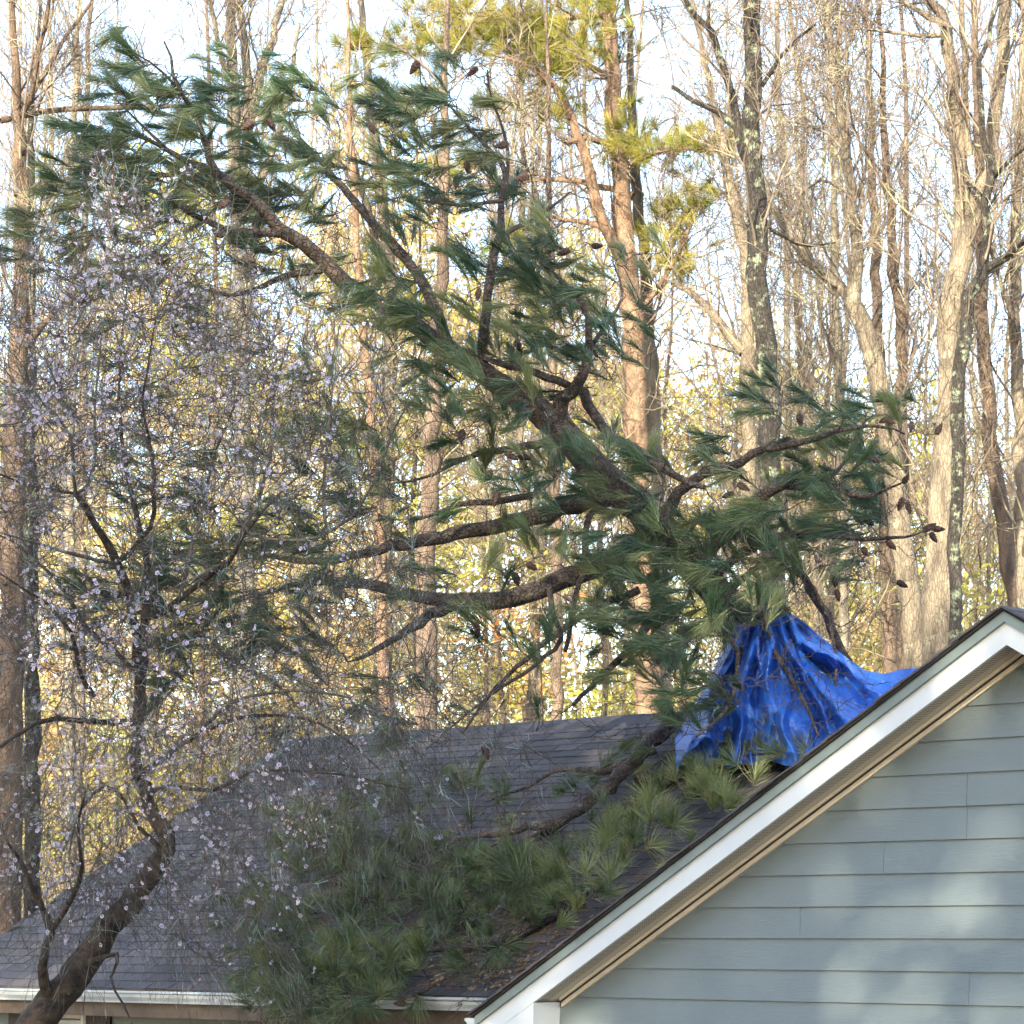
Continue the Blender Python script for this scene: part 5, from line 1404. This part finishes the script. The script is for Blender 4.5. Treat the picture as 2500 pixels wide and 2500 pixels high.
for ch in sunpine.children:
    if ch.name.startswith(('limb', 'trunk')):
        co = np.zeros(len(ch.data.vertices) * 3); ch.data.vertices.foreach_get('co', co)
        k_ = 10 if ch.name.startswith('trunk') else 7
        c_ = co.reshape(-1, k_, 3).mean(1) + np.array(sunpine.location)
        ssk.add(c_, tangents(c_), np.full(len(c_), 0.03))
sp_, sr_, _ = ssk.connect(np.array([a[0] for a in allp]), np.array([a[1] for a in allp]), 0.007, n=6, fwd=.6, wob=.04, rr=sfp)
V, Q = tubes(sp_, sr_, 4)
me = Geo().add(V, Q).mesh('twigs'); me.transform(sinv)
tag(link('twigs', me, sunpine, M['red_bark']), kind='stuff')

# far trees: five models, copied
fr_ = np.random.default_rng(99)
models = []
for k in range(5):
    h = [22, 26, 24, 20, 25][k]
    n = 16
    z = np.linspace(0, h, n)
    path = np.stack([np.cumsum(fr_.normal(0, 0.10, n)), np.cumsum(fr_.normal(0, 0.10, n)), z], 1)
    rad = np.interp(z, [0, 1, h * .6, h], [0.085, 0.068, 0.045, 0.009]) * fr_.uniform(0.8, 1.15)
    V, Q = tubes(path[None], rad[None], 7)
    tme = make_mesh('trunk', V, Q); tme.materials.append(M[['tan_bark', 'grey_bark', 'red_bark', 'tan_bark', 'grey_bark'][k]])
    g = Geo(); twig_cloud(g, path, rad, 30, 3.4, 0.45, 500 + k, 6.0, 0.60, 0.0046)
    cme = g.mesh('crown'); cme.materials.append(M['bg_twig'])
    models.append((tme, cme))
placed = 0
for i in range(72):
    y = 46 + (i / 72.0) * 48 + fr_.uniform(-1.5, 1.5)
    half = 1250 / F * y
    x = fr_.uniform(-half * 1.08, half * 1.08)
    tme, cme = models[fr_.integers(0, 5)]
    root = empty('bare_tree', (x, y, float(ground_z(x, y)) - 0.2))
    s_ = fr_.uniform(0.8, 1.2)
    root.scale = (s_ * fr_.uniform(.8, 1.2), s_, s_ * fr_.uniform(.85, 1.1))
    root.rotation_euler = (fr_.normal(0, 0.035), fr_.normal(0, 0.035), fr_.uniform(0, 6.28))
    tag(root, 'slim bare tree far back in the sunlit wood behind the nearer trunks', 'tree', 'far bare trees of the sunlit wood')
    link('trunk', tme, root); tag(link('crown', cme, root), kind='stuff')

# undergrowth and far wood: leaf masses
def leaf_mass(name, label, cat, mats, blobs, size, seed):
    r = np.random.default_rng(seed)
    Vs, fm = [], []
    for (c, rad, n, mi) in blobs:
        d = nrm(r.normal(0, 1, (n, 3))) * (r.uniform(0, 1, (n, 1)) ** 0.45) * np.array(rad)
        p = c + d
        a = nrm(r.normal(0, 1, (n, 3))); b = nrm(np.cross(a, r.normal(0, 1, (n, 3))))
        s_ = size * r.uniform(0.5, 1.3, (n, 1))
        Vs.append(np.stack([p - a * s_, p + b * s_ * .4, p + a * s_, p - b * s_ * .4], 1)); fm.append(np.full(n, mi))
    V = np.concatenate(Vs).reshape(-1, 3); Q = np.arange(len(V)).reshape(-1, 4)
    me = make_mesh(name, V, Q, smooth=False, mats=mats, fmat=np.concatenate(fm))
    o = link(name, me); tag(o, label, cat, kind='stuff'); return o
M['leaf_yg'] = plain('yellow_green_leaves', (0.24, 0.26, 0.055), (0.42, 0.39, 0.10), 0.7, 0.7, 0.2, trans=0.35)
M['leaf_tan'] = plain('dry_tan_leaves', (0.36, 0.26, 0.12), (0.54, 0.42, 0.22), 0.7, 0.8, 0.2, trans=0.3)
M['leaf_orange'] = plain('dry_orange_leaves', (0.36, 0.17, 0.06), (0.50, 0.28, 0.11), 0.7, 0.8, 0.2, trans=0.3)
ub = []
ur = np.random.default_rng(8)
for _ in range(250):
    y = ur.uniform(42, 78); half = 1300 / F * y; x = ur.uniform(-half, half)
    pxx = 1250 + x / y * F
    topz = np.interp(pxx, [0, 900, 1500, 2000, 2500], [12, 13, 11.5, 9, 8]) * (0.75 + 0.35 * (y - 42) / 30)
    z = ground_z(x, y) + ur.uniform(0.15, 1) ** 1.7 * topz * 1.35
    mi = int(ur.choice(3, p=[0.62, 0.33, 0.05])) if z < 7 else int(ur.choice(3, p=[0.7, 0.25, 0.05]))
    ub.append((np.array([x, y, z]), (ur.uniform(.7, 1.8), ur.uniform(.7, 1.8), ur.uniform(.35, .9)), int(ur.uniform(150, 380)), mi))
leaf_mass('undergrowth', 'sunlit yellow green and tan saplings between the trunks', 'undergrowth', [M['leaf_yg'], M['leaf_tan'], M['leaf_orange']], ub, 0.070, 4)
fb = []
for _ in range(420):
    y = ur.uniform(84, 128); half = 1300 / F * y; x = ur.uniform(-half, half)
    pxx = 1250 + x / y * F
    topz = np.interp(pxx, [0, 400, 1000, 1700, 2000, 2500], [14, 15, 15, 12, 9.5, 9])
    z = ground_z(x, y) + ur.uniform(0, 1) ** 1.8 * topz * 1.5
    fb.append((np.array([x, y, z]), (ur.uniform(1.5, 4), ur.uniform(1.5, 4), ur.uniform(1, 2.2)), 300, int(ur.choice(3, p=[0.55, 0.45, 0.0]))))
leaf_mass('far_wood', 'hazy yellow green and tan mass of far woodland', 'woodland', [M['leaf_yg'], M['leaf_tan'], M['leaf_orange']], fb, 0.19, 6)
# tangle of thin stems
n = 3400
y = ur.uniform(39, 66, n); half = 1300 / F * y; x = ur.uniform(-1, 1, n) * half
z = ground_z(x, y) + ur.uniform(0, 1, n) ** 1.2 * 12.5
di = ur.normal(0, 1, (n, 3)) * np.array([0.7, .7, .5]) + np.array([0, 0, .55])
tg_ = grow(np.stack([x, y, z], 1), di, ur.uniform(0.8, 3.0, n), 8, 0.16, (0, 0, 0.0), ur)
rt_ = ur.uniform(0.006, 0.016, (n, 1)) * np.linspace(1, .4, 8)[None]
g = Geo(); V, Q = tubes(tg_, rt_, 4); g.add(V, Q)
st, di, ra = spawn(tg_, rt_, 13000, 0.1, 1, (.4, 1.1), ur)
t2 = grow(st, di, ur.uniform(0.3, 1.1, 13000), 5, 0.2, (0, 0, .02), ur)
V, Q = tubes(t2, np.full((13000, 5), 0.0048), 3); g.add(V, Q)
tag(link('brush', g.mesh('brush'), None, M['bg_twig']), 'pale tangle of thin stems and twigs between the trunks', 'brush', kind='stuff')

# ------------------------------------------------------------------ tall trees behind the viewer that shade the house
M['shade_leaf'] = plain('evergreen_leaves', (0.03, 0.06, 0.025), (0.06, 0.10, 0.035), 1, 0.7, 0.2)
hr = np.random.default_rng(55)
sunh = np.array([TO_SUN[0], TO_SUN[1]]); sunh = sunh / np.linalg.norm(sunh)
shade_lbl = ['tall evergreen behind the viewer, far left of the row', 'tall evergreen behind the viewer, second from left in the row', 'tall evergreen behind the viewer, middle of the row', 'tall evergreen behind the viewer, second from right in the row', 'tall evergreen behind the viewer, far right of the row']
ctrs = np.array([0.0, 22.0]) + sunh * 36.0
perp = np.array([-sunh[1], sunh[0]])
for k in range(5):
    c = ctrs - perp * (k - 2) * 5.2 * (1 if perp[0] < 0 else 1)
    top_h = 26.5 + hr.uniform(-1.2, 1.0)
    root = empty('evergreen_tree', (c[0], c[1], 0)); tag(root, shade_lbl[k], 'tree', 'evergreens behind the viewer')
    z = np.linspace(0, top_h, 10)
    path = np.stack([hr.normal(0, .08, 10), hr.normal(0, .08, 10), z], 1)
    V, Q = tubes(path[None], np.interp(z, [0, top_h], [.32, .03])[None], 8)
    link('trunk', make_mesh('trunk', V, Q), root, M['pine_bark'])
    n = 14500
    nc = 70
    zz_ = hr.uniform(3.0, top_h, nc); rr_ = np.interp(zz_, [3, 8, top_h * .8, top_h], [2.6, 3.6, 3.3, 2.2]) * np.sqrt(hr.uniform(0, 1, nc)); th = hr.uniform(0, 6.283, nc)
    cl_ = np.stack([rr_ * np.cos(th), rr_ * np.sin(th), zz_], 1)
    p = cl_[hr.integers(0, nc, n)] + hr.normal(0, 1, (n, 3)) * np.array([.55, .55, .42])
    nu_ = int(n * 0.6)
    zz_ = hr.uniform(3.0, top_h, nu_); rr_ = np.interp(zz_, [3, 8, top_h * .8, top_h], [2.6, 3.6, 3.3, 2.2]) * np.sqrt(hr.uniform(0, 1, nu_)); th = hr.uniform(0, 6.283, nu_)
    p[:nu_] = np.stack([rr_ * np.cos(th), rr_ * np.sin(th), zz_], 1)
    a = nrm(hr.normal(0, 1, (n, 3))); b = nrm(np.cross(a, hr.normal(0, 1, (n, 3)))); s_ = 0.20 * hr.uniform(.6, 1.3, (n, 1))
    V = np.stack([p - a * s_, p + b * s_ * .6, p + a * s_, p - b * s_ * .6], 1).reshape(-1, 3)
    tag(link('crown', make_mesh('crown', V, np.arange(n * 4).reshape(-1, 4), smooth=False), root, M['shade_leaf']), kind='stuff')
tot = sum(len(m_.polygons) for m_ in bpy.data.meshes)
print('faces', tot, 'objects', len(bpy.data.objects))
